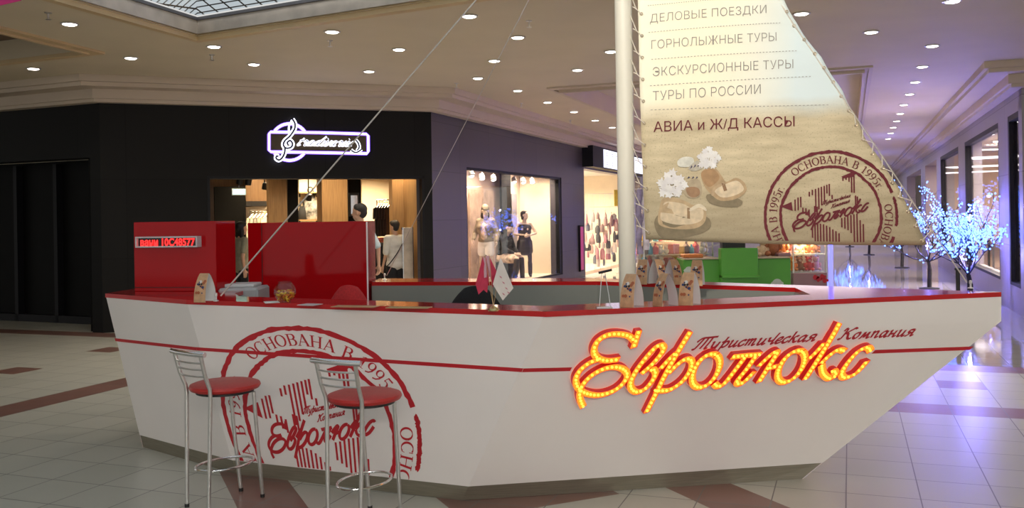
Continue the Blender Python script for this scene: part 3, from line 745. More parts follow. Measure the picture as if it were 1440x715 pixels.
# hull stamp: fitted on the middle face
def onmid(px, py): a, z = fMid.hit(px, py); return a * fMid.len, z
def circ(a, b, c):
    d = 2 * (a[0]*(b[1]-c[1]) + b[0]*(c[1]-a[1]) + c[0]*(a[1]-b[1]))
    q = [p[0]**2 + p[1]**2 for p in (a, b, c)]
    x = (q[0]*(b[1]-c[1]) + q[1]*(c[1]-a[1]) + q[2]*(a[1]-b[1])) / d; y = (q[0]*(c[0]-b[0]) + q[1]*(a[0]-c[0]) + q[2]*(b[0]-a[0])) / d
    return x, y, sqrt((a[0]-x)**2 + (a[1]-y)**2)
HM = ((0.83147, -0.00687, 0.86915), (-0.02396, 0.79469, 0.30711), (-0.00383, 0.12063, 1.0))   # print placed on the face (metres along, height)
def hm(x, y):
    w_ = HM[2][0]*x + HM[2][1]*y + HM[2][2]; return (HM[0][0]*x + HM[0][1]*y + HM[0][2]) / w_, (HM[1][0]*x + HM[1][1]*y + HM[1][2]) / w_
OUT = 1.0 if fMid.p(.5, .6, .1).y < fMid.p(.5, .6).y else -1.0
polys = [clip(p, lambda q: hm(*q)[1] - KZ - .003) for p in STAMP]
flat(polys, lambda x, y: fMid.p(hm(x, y)[0] / fMid.len, hm(x, y)[1], OUT * 0.0012)).build('stamp_print', mRedVinyl, stand, fix=False)
# red pinstripe
mb = MB()
def stripe(f, p0, p1, w=.011):
    a0, z0 = f.hit(*p0); a1, z1 = f.hit(*p1); n = 8
    for i in range(n):
        t0, t1 = i / n, (i + 1) / n; A0_, A1_ = a0 + (a1-a0)*t0, a0 + (a1-a0)*t1; Z0, Z1 = z0 + (z1-z0)*t0, z0 + (z1-z0)*t1
        mb.add([f.p(A0_, Z0 - w, OUT*.0018), f.p(A1_, Z1 - w, OUT*.0018), f.p(A1_, Z1 + w, OUT*.0018), f.p(A0_, Z0 + w, OUT*.0018)], [(0, 1, 2, 3)])
stripe(fStern, (162, 478), (276.5, 491)); stripe(fMid, (276.5, 491), (735, 521)); stripe(fBow, (735, 521), (803, 519.5)); mb.build('pinstripe', mRedVinyl, stand, fix=False); mb = MB(); stripe(fBow, (1228, 495), (1366, 490))
mb.build('pinstripe', mRedVinyl, stand, fix=False)
# small script on the bow face
for word, p0, p1, xh in (('Tуристическая', (973, 492), (1150, 479), 8.5), ('Kомпания', (1179, 477.5), (1288, 472), 8.5)):
    st, L = script_word(word); mb = MB()
    L = L + .3
    for s in st:
        pts = [fBow.hit(p0[0] + (p1[0]-p0[0]) * x / L, p0[1] + (p1[1]-p0[1]) * x / L - y * xh) for x, y in s]
        m_ = [(a * fBow.len, z) for a, z in pts]
        flat(ribbon(m_, .0115), lambda x, y: fBow.p(x / fBow.len, y, OUT * .002), mb)
    mb.build('small_lettering', mRedDark, stand, fix=False)

# --- illuminated sign: channel letters with LED rows
mSide = M('red_channel_side', (0.58, 0.014, 0.02), 0.35, noise=0.05, emit=(1.0, 0.02, 0.01), es=0.05)
mGlow = E('led_channel_glow', (1.0, 0.15, 0.008), 0.80, (0.5, 0.1, 0.02)); mDot = E('led_dot', (1.0, 0.46, 0.03), 1.3)
mbp = fBow.p(0.5, 0.75)
sign = thing('illuminated_sign', mbp, 'glowing orange LED script sign mounted on the bow half of the white boat counter', 'sign')
for nm, st in SMOOTH:
    mb, me_ = MB(), MB(); DEP = .045
    for s in st:
        met = []
        for x, y in s:
            a, z = fBow.hit(x, y, OUT * DEP); met.append(V((a * fBow.len, z, 0)))
            rb = ribbon([(p.x, p.y) for p in met], .033); n = len(rb)
        mp = lambda q, o: fBow.p(q[0] / fBow.len, q[1], OUT * o)
        for i, (r0, r1, l1, l0) in enumerate(rb):
            mb.mat(0).add([mp(r0, .003), mp(r1, .003), mp(r1, DEP), mp(r0, DEP)], [(0, 1, 2, 3)])
            mb.add([mp(l1, .003), mp(l0, .003), mp(l0, DEP), mp(l1, DEP)], [(0, 1, 2, 3)])
            if i == 0: mb.add([mp(r0, .003), mp(l0, .003), mp(l0, DEP), mp(r0, DEP)], [(0, 1, 2, 3)])
            if i == n - 1: mb.add([mp(r1, .003), mp(l1, .003), mp(l1, DEP), mp(r1, DEP)], [(0, 1, 2, 3)])
            me_.mat(0).add([mp(r0, DEP - .004), mp(r1, DEP - .004), mp(l1, DEP - .004), mp(l0, DEP - .004)], [(0, 1, 2, 3)])
        dist = .012; acc = 0
        for i in range(len(met) - 1):
            L = (met[i+1] - met[i]).length; t = dist - acc
            while t <= L:
                q = met[i].lerp(met[i+1], t / L); me_.mat(1).ball(mp((q.x, q.y), DEP - .001), .0080, 6, 4); t += .0245
            acc = L - (t - .0245); dist = .0245
    lt = mb.build('letter', mSide, sign, fix=False); me_.build('led_strip', [mGlow, mDot], lt, fix=False)
# ================================================================== MAST, SAIL AND STAYS
MX = at(879.5, 200, 6.35); MASTR = .060
mast_top = 4.75
t = thing('mast', (MX.x, MX.y, 0), 'tall white pole mast standing inside the boat counter beside the sail', 'mast')
mb = MB(); mb.lathe((MX.x, MX.y, 0.012), [(MASTR, 0), (MASTR, mast_top)], 28); mb.build('pole', mMast, t, smooth=True)
mb = MB(); mb.lathe((MX.x, MX.y, 0), [(.16, 0), (.16, .012), (.085, .02), (.075, .06)], 28); mb.build('base_plate', mMast, t, smooth=True)
mb = MB(); mb.lathe((MX.x, MX.y, mast_top + .012), [(MASTR + .01, -.03), (MASTR + .012, 0), (.03, .03), (0, .035)], 28); mb.build('cap', mChromeDull, t, smooth=True)
top = V((MX.x, MX.y, 4.45))
fore = atz(1365, 406, HT)
dS = V((fore.x - MX.x, fore.y - MX.y, 0)).normalized(); nS = V((dS.y, -dS.x, 0))
wSail = Wall(V((MX.x, MX.y, 0)), V((fore.x, fore.y, 0)))
def sp(k, z, o=0.0): return wSail.p(k, z, -o)
def sh(px, py): return wSail.hit(px, py)
Lp = [sh(897, 0), sh(899, 100), sh(902, 200), sh(906, 300), sh(908, 337)]
Rp = [sh(x, y) for x, y in ((1104, 0), (1124, 38), (1152, 75.6), (1182, 121), (1202.6, 161), (1222.7, 201.5), (1258, 252), (1283, 297), (1306, 345))]
slope = (Rp[1][0] - Rp[0][0]) / (Rp[0][1] - Rp[1][1])
def interp(P, z):
    P = sorted(P, key=lambda q: q[1])
    if z <= P[0][1]: return P[0][0]
    for a, b in zip(P, P[1:]):
        if z <= b[1]: return a[0] + (b[0]-a[0]) * (z - a[1]) / (b[1] - a[1])
    return P[-1][0]
zB0, zB1 = Lp[-1][1], Rp[-1][1]
ztop = Rp[0][1] + (Rp[0][0] - Lp[0][0] - .12) / slope
def edgeL(z): return interp(Lp, z)
def edgeR(z): return interp(Rp, z) if z <= Rp[0][1] else Rp[0][0] - (z - Rp[0][1]) * slope
def billow(k, z):
    kk = max(0, min(1, (k - edgeL(z)) / max(.05, edgeR(z) - edgeL(z)))); v = (z - zB1) / (ztop - zB1)
    b = .05 * sin(pi * kk) * (1 - .5 * v)
    b += .006 * sin(kk * 23 + v * 5) * max(0, kk - .7) * 3 + .004 * sin(v * 55) * (max(0, kk - .75) * 4 + max(0, .12 - kk) * 5)
    return b
def sail_p(k, z, o=0.0): return sp(k, z, billow(k, z) + o)
def sail_mat():
    m = M('printed_sail_cloth', (.5, .45, .35), 0.75); nt = m.node_tree; n = NT(m); b = nt.nodes['Principled BSDF']
    tc = nt.nodes.new('ShaderNodeUVMap'); s = nt.nodes.new('ShaderNodeSeparateXYZ'); nt.links.new(tc.outputs[0], s.inputs[0])
    k, z = s.outputs[0], s.outputs[1]
    def noise(sc_, det, sx=1, sy=1):
        mp = nt.nodes.new('ShaderNodeMapping'); mp.inputs['Scale'].default_value = (sx, sy, 1); nt.links.new(tc.outputs[0], mp.inputs[0])
        no = nt.nodes.new('ShaderNodeTexNoise'); no.inputs['Scale'].default_value = sc_; no.inputs['Detail'].default_value = det; nt.links.new(mp.outputs[0], no.inputs[0]); return no.outputs[0]
    zs = zsand
    dz = n.m('ADD', n.m('SUBTRACT', z, zs), n.m('MULTIPLY', n.m('SUBTRACT', noise(3, 4), .5), .12))
    fs = n.m('SMOOTH_MIN', n.m('SMOOTH_MAX', n.m('ADD', n.m('DIVIDE', dz, .16), .5), 0, .1), 1, .1)
    # printed sky: pale blue at the edges, warm cream in the middle
    dx = n.m('SUBTRACT', k, n.m('ADD', .42, n.m('MULTIPLY', n.m('SUBTRACT', z, zs), .05))); dx = n.m('MULTIPLY', n.m('MULTIPLY', dx, dx), 1.9)
    fb = n.m('MINIMUM', n.m('ADD', dx, n.m('MULTIPLY', n.m('MAXIMUM', n.m('SUBTRACT', z, zs + .75), 0), .8)), 1)
    sky = n.mix(fb, (0.95, 0.86, 0.64), (0.70, 0.79, 0.80))
    g1 = noise(7, 6, .5, 2.2); g2 = noise(90, 3)
    sand = n.mix(g1, (0.36, 0.285, 0.165), (0.80, 0.68, 0.46))
    sand = n.mix(n.m('MULTIPLY', n.m('GREATER_THAN', g2, .62), .35), sand, (0.20, 0.17, 0.10))
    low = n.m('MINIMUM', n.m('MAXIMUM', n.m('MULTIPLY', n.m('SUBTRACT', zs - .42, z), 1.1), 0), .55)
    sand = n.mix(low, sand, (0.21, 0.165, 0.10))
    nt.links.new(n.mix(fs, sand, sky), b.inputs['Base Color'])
    bp = nt.nodes.new('ShaderNodeBump'); bp.inputs['Strength'].default_value = .25; bp.inputs['Distance'].default_value = .01
    nt.links.new(noise(6, 2, 1.0, .4), bp.inputs['Height']); nt.links.new(bp.outputs[0], b.inputs['Normal'])
    return m
zsand = 0.5 * (sh(905, 158)[1] + sh(1170, 150)[1])
sail = thing('sail', (MX.x, MX.y, zB0), 'printed cloth sail with beach picture and tour list laced between mast and bow stay', 'sail')
nk, nz = 44, 90; vs, uv, fs = [], [], []
for j in range(nz + 1):
    for i in range(nk + 1):
        z = zB1 + (ztop - zB1) * j / nz; a, b = edgeL(z), edgeR(z)
        if j == 0: pass
        kk = i / nk; k = a + (b - a) * kk
        zz = z
        # bottom hem rises a little towards the mast
        hem = zB0 + (zB1 - zB0) * kk - .012 * sin(pi * kk)
        zz = hem + (ztop - hem) * j / nz
        a, b = edgeL(zz), edgeR(zz)
        sc_r = .010 * abs(sin(zz * 14)) ; k = a + (b - a - sc_r) * kk
        vs.append(sail_p(k, zz)); uv.append((k, zz))
for j in range(nz):
    for i in range(nk): q = j * (nk + 1) + i; fs.append((q, q + 1, q + nk + 2, q + nk + 1))
off = parent_world(sail); me = bpy.data.meshes.new('cloth'); me.from_pydata([tuple(p - off) for p in vs], [], fs)
ul = me.uv_layers.new(name='UVMap')
for lp in me.loops: ul.data[lp.index].uv = uv[lp.vertex_index]
me.polygons.foreach_set('use_smooth', [True] * len(me.polygons)); me.materials.append(sail_mat())
cloth = bpy.data.objects.new('cloth', me); col.objects.link(cloth); cloth.parent = sail
so = cloth.modifiers.new('thick', 'SOLIDIFY'); so.thickness = .002
PO = .004 if sail_p(.5, 2.2, .1).y < sail_p(.5, 2.2).y else -.004
mGreyInk = M('grey_ink', (0.30, 0.27, 0.24), 0.7, noise=0.05); mMaroon = M('maroon_ink', (0.135, 0.010, 0.018), 0.7, noise=0.05)
def sail_text(body, p0, p1, cap, m, thin, label=None):
    v2, f2 = text2d(body, thin)
    vv = []
    for x, y in v2:
        px, py = p0[0] + (p1[0]-p0[0]) * x, p0[1] + (p1[1]-p0[1]) * x - y * cap
        k, z = sh(px, py); vv.append(sail_p(k, z, PO))
    # one printed word at a time: split at the wide gaps
    xs = sorted((min(v2[i][0] for i in f), max(v2[i][0] for i in f)) for f in f2); cuts = []; hi = xs[0][1]; gaps = []
    for a, b in xs:
        if a > hi: gaps.append((a - hi, (a + hi) / 2))
        hi = max(hi, b)
    cuts = sorted(c for _, c in sorted(gaps, reverse=True)[:body.count(' ')])
    for w in range(len(cuts) + 1):
        ff = [f for f in f2 if sum(v2[f[0]][0] > c for c in cuts) == w]
        mb = MB(); mb.add(vv, ff); o = mb.build('printed_word', m, sail, fix=False)
        bm = bmesh.new(); bm.from_mesh(o.data); bmesh.ops.delete(bm, geom=[v for v in bm.verts if not v.link_faces], context='VERTS'); bm.to_mesh(o.data); bm.free()
sail_text('ДЕЛОВЫЕ ПОЕЗДКИ', (914, 32.5), (1077, 19.5), 12, mGreyInk, -.014)
sail_text('ГОРНОЛЫЖНЫЕ ТУРЫ', (916, 69.5), (1091, 58.5), 12.5, mGreyInk, -.014)
sail_text('ЭКСКУРСИОННЫЕ ТУРЫ', (918, 108), (1114.5, 97), 13, mGreyInk, -.014)
sail_text('ТУРЫ ПО РОССИИ', (918, 142), (1068.5, 133), 13.5, mGreyInk, -.014)
sail_text('АВИА и Ж/Д КАССЫ', (919, 186), (1116, 178.5), 14.5, mMaroon, 0.0)
for (x0, y0), (x1, y1) in (((911, 8.5), (1060, -3)), ((912, 46), (1099, 32.5)), ((916, 84), (1122, 72)), ((914, 121), (1142, 108)), ((915, 155), (1167, 148))):
    mb = MB(); n = 90
    for i in range(n):
        if i % 2: continue
        q = []
        for t_, dy in ((i / n, .35), ((i + 1) / n, .35), ((i + 1) / n, -.35), (i / n, -.35)):
            k, z = sh(x0 + (x1-x0) * t_, y0 + (y1-y0) * t_ + dy); q.append(sail_p(k, z, PO))
        mb.add(q, [(0, 1, 2, 3)])
    mb.build('dotted_rule', mGreyInk, sail, fix=False)
sL, sT, sR = sh(1072.5, 308), sh(1164, 212), sh(1262, 316)
sx, sz, srr = circ(sL, sT, sR)
hem_k = lambda k: zB0 + (zB1 - zB0) * (k - edgeL(zB0)) / (edgeR(zB1) - edgeL(zB0))
def in_hem(q):
    k = sx + q[0] * srr; return (sz + q[1] * srr - hem_k(k) - .012) / srr
flat([clip(p, in_hem) for p in STAMP], lambda x, y: sail_p(sx + x * srr, sz + y * srr, PO)).build('stamp_print', mMaroon, sail, fix=False)
print('sail stamp', sx, sz, srr)
# printed sandals
def patch(name, pts, c, o, smooth=True, rough=.75, nz_=.15):
    P_ = [sh(900 + x / 3.512, 180 + y / 3.512) for x, y in pts]
    P_ = [(p.x, p.y) for p in catmull(P_, 4, True)] if smooth else P_
    mb = MB(); mb.add([sail_p(k, z, PO * o) for k, z in P_], [tuple(range(len(P_)))])
    return mb.build(name, M('print_' + name, c, rough, noise=nz_, nscale=25), sail, fix=False)
patch('printed_shade', [(70,470),(110,420),(220,440),(330,440),(340,500),(230,540),(110,545)], (.24,.19,.115), 1.0)
patch('printed_shade', [(330,330),(420,330),(500,360),(480,390),(400,390),(340,370)], (.24,.19,.115), 1.0)
patch('printed_sandal', [(88,455),(95,400),(112,350),(160,345),(220,360),(262,382),(312,385),(326,425),(315,470),(268,497),(180,500),(105,485)], (.50,.36,.21), 1.1)
patch('printed_sandal', [(100,440),(108,395),(130,365),(210,375),(255,398),(305,400),(312,430),(300,458),(255,475),(180,478),(115,462)], (.66,.53,.36), 1.2)
patch('printed_sandal', [(300,225),(335,200),(375,205),(405,245),(425,268),(470,248),(512,272),(520,315),(470,352),(395,360),(345,325),(312,280)], (.46,.32,.18), 1.1)
patch('printed_sandal', [(360,300),(405,285),(470,262),(502,285),(505,312),(455,338),(395,342)], (.68,.55,.38), 1.2)
patch('printed_sandal', [(300,225),(335,205),(370,212),(390,250),(350,290),(320,280)], (.40,.24,.12), 1.2)
patch('printed_strap', [(205,300),(235,265),(285,255),(303,290),(300,330),(262,350),(225,335)], (.45,.36,.24), 1.15)
patch('printed_strap', [(228,300),(262,292),(290,302),(292,332),(262,345),(235,330)], (.34,.20,.11), 1.2)
patch('printed_strap', [(232,395),(245,395),(246,450),(232,448)], (.30,.19,.10), 1.3, False)
patch('printed_strap', [(400,275),(415,270),(428,310),(412,314)], (.26,.15,.08), 1.3, False)
patch('printed_strap', [(244,400),(290,375),(322,395),(325,412),(290,395),(248,412)], (.72,.62,.46), 1.3)
patch('printed_strap', [(350,330),(362,295),(408,270),(412,282),(372,305),(362,335)], (.50,.36,.22), 1.3)
patch('printed_strap', [(185,165),(215,145),(260,150),(262,185),(225,195),(190,190)], (.66,.64,.56), 1.15)
patch('printed_strap', [(238,200),(275,165),(300,175),(305,200),(265,215)], (.50,.45,.36), 1.2)
for pts in ([(245,205),(258,195),(255,185)], [(262,200),(275,190),(272,180)], [(280,195),(294,187),(290,176)], [(232,252),(246,246),(240,240)], [(252,255),(266,246),(262,240)], [(272,255),(284,246),(280,240)]):
    patch('printed_bead', pts, (.05,.04,.10), 1.3, False)
rf = random.Random(5)
for cx_, cy_, R_ in ((155,280,78), (335,152,62)):
    for q in range(16):
        a = q * 2 * pi * .382; d_ = R_ * .78 * (1 - q / 17) ** .6; ex, ey = cx_ + d_ * cos(a), cy_ + d_ * sin(a)
        patch('printed_petal', [(ex + R_ * (.30 if b % 2 else .19) * rf.uniform(.8, 1.25) * cos(b * pi / 7), ey + R_ * (.30 if b % 2 else .19) * rf.uniform(.8, 1.25) * sin(b * pi / 7)) for b in range(14)], rf.choice([(.80,.78,.76), (.72,.69,.68), (.76,.73,.70)]), 1.4 + .06 * q, nz_=.06)
# grommets and lacing
mGrom = M('grommet_metal', (0.62, 0.50, 0.36), 0.35, metal=.7, noise=.1)
def wirept(z):                                                                   # on the forestay
    f0 = V((fore.x, fore.y, HT)); k_top = 0.0; tt = (z - HT) / (mast_top - .05 - HT)
    return f0.lerp(V((MX.x + MASTR * dS.x, MX.y + MASTR * dS.y, mast_top - .05)), tt)
zs_ = [zB0 + .05 + i * .152 for i in range(16)]
mb = MB(); lace = []
for i, z in enumerate(zs_):
    if z > ztop - .3: break
    k = edgeL(z) + .022; g = sail_p(k, z, PO); mb = MB(); mb.tube([g + dS * (.009 * cos(a)) + V((0, 0, .009 * sin(a))) for a in [2*pi*j/10 for j in range(10)]], .0032, 6, closed=True); mb.build('grommet', mGrom, sail, smooth=True)
    side = V((MX.x, MX.y, z + .05)) + dS * (MASTR + .004) + nS * .015
    lace.append([g, lerp(g, side, .6) + V((0, 0, .005)), side])
    lace.append([lerp(g, side, .6) + V((0, 0, .005)), V((MX.x, MX.y, z + .14)) + dS * (MASTR * .8) + nS * (MASTR * .75 + .004)])
mR_ = MB()
for l in lace: mR_.tube(l, .0034, 6)
mR_.build('lacing_rope', mRope, sail, smooth=True); mR_ = MB()
rl = []
zr = [zB1 + .03 + i * .098 for i in range(30)]
for i, z in enumerate(zr):
    if z > ztop - .25: break
    k = edgeR(z) - .030; g = sail_p(k, z, PO); mb = MB(); mb.tube([g + dS * (.009 * cos(a)) + V((0, 0, .009 * sin(a))) for a in [2*pi*j/10 for j in range(10)]], .0032, 6, closed=True); mb.build('grommet', mGrom, sail, smooth=True)
    if i % 2 == 0:
        w0 = wirept(z + .07); mR_.tube([g, w0, lerp(w0, wirept(z + .10), 1)], .0034, 6)
        k2 = edgeR(z + .098) - .03
        mR_.tube([w0, sail_p(k2, z + .098, PO)], .0034, 6)
    else:
        w0 = wirept(z + .08); mR_.tube([g, w0], .0034, 6)
mR_.build('lacing_rope', mRope, sail, smooth=True)
# stays
def stay(name, a, b, r, label, eye=True):
    t = thing(name, a, label, 'wire'); mb = MB(); mb.tube([V(a) + (V(b) - V(a)).normalized() * .045, b], r, 8); mb.build('cable', mWire, t, smooth=True)
    mb = MB(); mb.lathe(a, [(.018, 0), (.018, .006), (.006, .010), (.006, .03), (.010, .035), (.010, .05), (.004, .055)], 14); mb.build('deck_fitting', mChromeDull, t, smooth=True); return t
stay('stay_wire', (fore.x, fore.y, HT), wirept(mast_top - .05), .0045, 'thin wire stay from bow deck up along the laced sloping edge of the sail')
sl = atz(304, 424, HT)
tgt = lambda a, px, py: None
def ray_to_mast(a, px, py, px2, py2):
    return V((MX.x - MASTR * .8, MX.y, mast_top - .3))
q1 = at(668, 0, 1); 
# choose the masthead height so that the cable passes where it is seen
best = min((abs(pix(sl.lerp(V((MX.x - .06, MX.y, z)), tt))[0] - 668) + abs(pix(sl.lerp(V((MX.x - .06, MX.y, z)), tt))[1]), z) for z in [3.6 + .05 * i for i in range(24)] for tt in [.4 + .01 * j for j in range(50)])
print('stay z', best)
stay('stay_wire', sl, V((MX.x - .06, MX.y, best[1])), .0052, 'pale wire stay from the left counter top behind a card up to the masthead')
r0 = V((-1.10, 7.80, HT))
stay('stay_wire', r0, V((MX.x - .05, MX.y + .02, best[1] + .05)), .0032, 'thin grey wire stay from the rear counter beside the red cabinet to the masthead')

# ================================================================== CABINETS, TICKER, PRINTER, CHAIRS
# tall red cabinet on the stern deck
cz = HT
ax0, ax1 = at(188, 340, 6.93), at(303.5, 340, 6.80)
rzA = atan2(ax1.y - ax0.y, ax1.x - ax0.x); wA = (ax1 - ax0).xy.length; cA = (ax0 + ax1) / 2
nA = V((-sin(rzA), cos(rzA), 0)); dpA = .30; topA = at(245, 312, 6.87).z
cenA = V((cA.x, cA.y, 0)) + nA * (dpA / 2)
t = thing('cabinet', (cenA.x, cenA.y, cz), 'tall glossy red cabinet with the text display on the left end of the boat counter', 'cabinet')
mb = MB(); mb.bbox((cenA.x, cenA.y, (cz + topA) / 2), (wA, dpA, topA - cz), rzA, .004); mb.build('body', mRedGloss, t)
mb = MB(); q = V((cenA.x, cenA.y, 0)) - nA * (dpA / 2 + .001); mb.box((q.x, q.y, cz + .03), (wA - .01, .004, .004), rzA); mb.build('door_gap', mBlack, t)
# second cabinet
bx0, bx1 = at(348, 340, 7.47), at(517, 340, 7.47); topB = at(432, 312.5, 7.47).z
cenB = V(((bx0.x + bx1.x) / 2, 7.47 + .21, 0))
t = thing('cabinet', (cenB.x, cenB.y, 0), 'wide glossy red cabinet behind the red chair at the rear of the counter', 'cabinet')
mb = MB(); mb.bbox((cenB.x, cenB.y, topB / 2), (bx1.x - bx0.x, .40, topB), 0, .004); mb.build('body', mRedGloss, t)
mb = MB(); mb.box((bx0.x + .115, 7.47 + .008, topB / 2), (.004, .004, topB - .01)); mb.build('door_gap', mBlack, t)
mb = MB(); mb.box((bx1.x - .006, 7.47 + .008, topB / 2), (.012, .006, topB - .01)); mb.build('edge_strip', mWhiteLam, t)
# LED ticker on the first cabinet
p0, p1 = at(190, 341, 6.86), at(277, 341, 6.76)
rzT = atan2(p1.y - p0.y, p1.x - p0.x); wT = (p1 - p0).xy.length; h_ = .082; nT = V((-sin(rzT), cos(rzT), 0))
cT = (p0 + p1) / 2; dT = .065; cT2 = V((cT.x, cT.y, 0)) + nT * dT / 2; zT = at(235, 340.5, 6.81).z
t = thing('led_ticker', (cT2.x, cT2.y, zT), 'long red LED text display in a white frame on the tall red cabinet', 'display')
mb = MB(); fwz = .011
fx = V((cos(rzT), sin(rzT), 0))
mb.box((cT2.x, cT2.y, zT + h_/2 - fwz/2), (wT, dT, fwz), rzT); mb.box((cT2.x, cT2.y, zT - h_/2 + fwz/2), (wT, dT, fwz), rzT)
for s_ in (-1, 1): q = cT2 + fx * (s_ * (wT / 2 - .006)); mb.box((q.x, q.y, zT), (.012, dT, h_ - 2 * fwz), rzT)
mb.build('frame', M('white_ticker_frame', (.62, .58, .60), .35, noise=.03), t)
mb = MB(); q = cT2 + nT * .010; mb.box((q.x, q.y, zT), (wT - .024, dT - .03, h_ - 2 * fwz), rzT); mb.build('screen', M('black_screen', (.008, .008, .008), .25, noise=.1), t)
v2, f2 = text2d('вани 10C48577', .02); scr = cT2 - nT * (dT / 2 - .022)
mb = MB(); mb.add([V((scr.x, scr.y, zT)) + fx * ((x - .5) * (wT - .06)) + V((0, 0, (y - .5) * .055)) - nT * .001 for x, y in v2], f2); mb.build('lit_text', E('ticker_red', (1.0, .01, .01), 1.9), t, fix=False)
# printer on the side desk
pp = at(340, 410, 6.95); pp.x = at(342, 410, 6.95).x
t = thing('printer', (pp.x, pp.y, .88), 'pale grey printer between the two tall red cabinets', 'printer')
zt = at(345, 404.5, 6.9).z
mb = MB(); mb.bbox((pp.x, pp.y + .03, .88 + (zt - .88) / 2 + .06), (.30, .34, zt - .88 - .12), 0, .015); mb.bbox((pp.x, pp.y + .03, .91), (.34, .36, .06), 0, .01); mb.build('body', M('grey_printer_plastic', (.42, .43, .44), .45, noise=.03), t)
mb = MB(); mb.box((pp.x - .02, pp.y - .145, zt - .10), (.22, .012, .07)); mb.build('paper_slot', mBlack, t)
mb = MB(); mb.bbox((pp.x - .03, pp.y + .08, zt + .012), (.24, .22, .025), 0, .006); mb.build('top_tray', M('light_printer_lid', (.62, .63, .64), .4, noise=.03), t)
# office chairs behind the counter
def office_chair(loc, rz, cloth, label, w=.44, ztop=1.13):
    t = thing('office_chair', (loc[0], loc[1], 0), label, 'chair')
    c, s = cos(rz), sin(rz)
    def W(x, y, z): return V((loc[0] + x * c - y * s, loc[1] + x * s + y * c, z))
    # backrest: rounded shield
    mb = MB(); vs = []; fs = []; nu, nv = 12, 12; zb = ztop - .52
    for side in (0, 1):
        for j in range(nv + 1):
            for i in range(nu + 1):
                u = -1 + 2 * i / nu; v = j / nv
                hw = w / 2 * (1 - max(0, (v - .45) / .55) ** 2.3 * .62) * (1 - max(0, (.2 - v) / .2) ** 2 * .25)
                zz = zb + .52 * v - .02 * u * u * v
                y = .21 + .03 * v - .035 * (1 - u * u) + (-.03 if side == 0 else .03) * (1 - .75 * max(abs(u), abs(2 * v - 1)) ** 6)
                vs.append(W(u * hw, y, zz))
    N = (nu + 1) * (nv + 1)
    for side in (0, 1):
        for j in range(nv):
            for i in range(nu): q = side * N + j * (nu + 1) + i; fs.append((q, q + 1, q + nu + 2, q + nu + 1))
    rim = [i for i in range(nu + 1)] + [j * (nu + 1) + nu for j in range(1, nv + 1)] + [nv * (nu + 1) + i for i in range(nu - 1, -1, -1)] + [j * (nu + 1) for j in range(nv - 1, 0, -1)]
    for i in range(len(rim)): a, b = rim[i], rim[(i + 1) % len(rim)]; fs.append((a, b, b + N, a + N))
    mb.add(vs, fs); mb.build('backrest', cloth, t, smooth=True)
    mb = MB(); mb.bbox(W(0, -.02, .47), (w + .02, .44, .085), rz, .03); mb.build('seat', cloth, t, smooth=True)
    mb = MB(); mb.tube([W(0, .1, .43), W(0, .25, .45), W(0, .275, .55), W(0, .26, .75)], .016, 8); mb.build('back_bracket', mBlack, t, smooth=True)
    mb = MB(); mb.lathe(W(0, 0, .10), [(.03, 0), (.03, .15), (.018, .16), (.018, .33)], 14); mb.build('gas_column', mBlack, t, smooth=True)
    for k in range(5):
        a = rz + k * 2 * pi / 5 + .3; e = V((loc[0] + .27 * cos(a), loc[1] + .27 * sin(a), .07))
        mb = MB(); mb.tube([W(0, 0, .12), e], [.022, .014], 8); l = mb.build('base_leg', mBlack, t, smooth=True)
        mb = MB(); mb.lathe(e + V((-.011 * cos(a + pi/2), -.011 * sin(a + pi/2), -.042)), [(.028, 0), (.028, .022)], 12, axis=(cos(a + pi/2), sin(a + pi/2), 0)); mb.build('castor', mBlack, l, smooth=True)
    return t
rc = at(485, 401, 6.75); office_chair((rc.x, rc.y - .22), rad(-6), mRedCloth, 'red fabric office chair in front of the wide red cabinet', .36, rc.z)
bc = at(671, 402, 6.75); office_chair((bc.x, bc.y - .22), rad(4), mBlackCloth, 'black fabric office chair behind the small table flags', .44, bc.z)

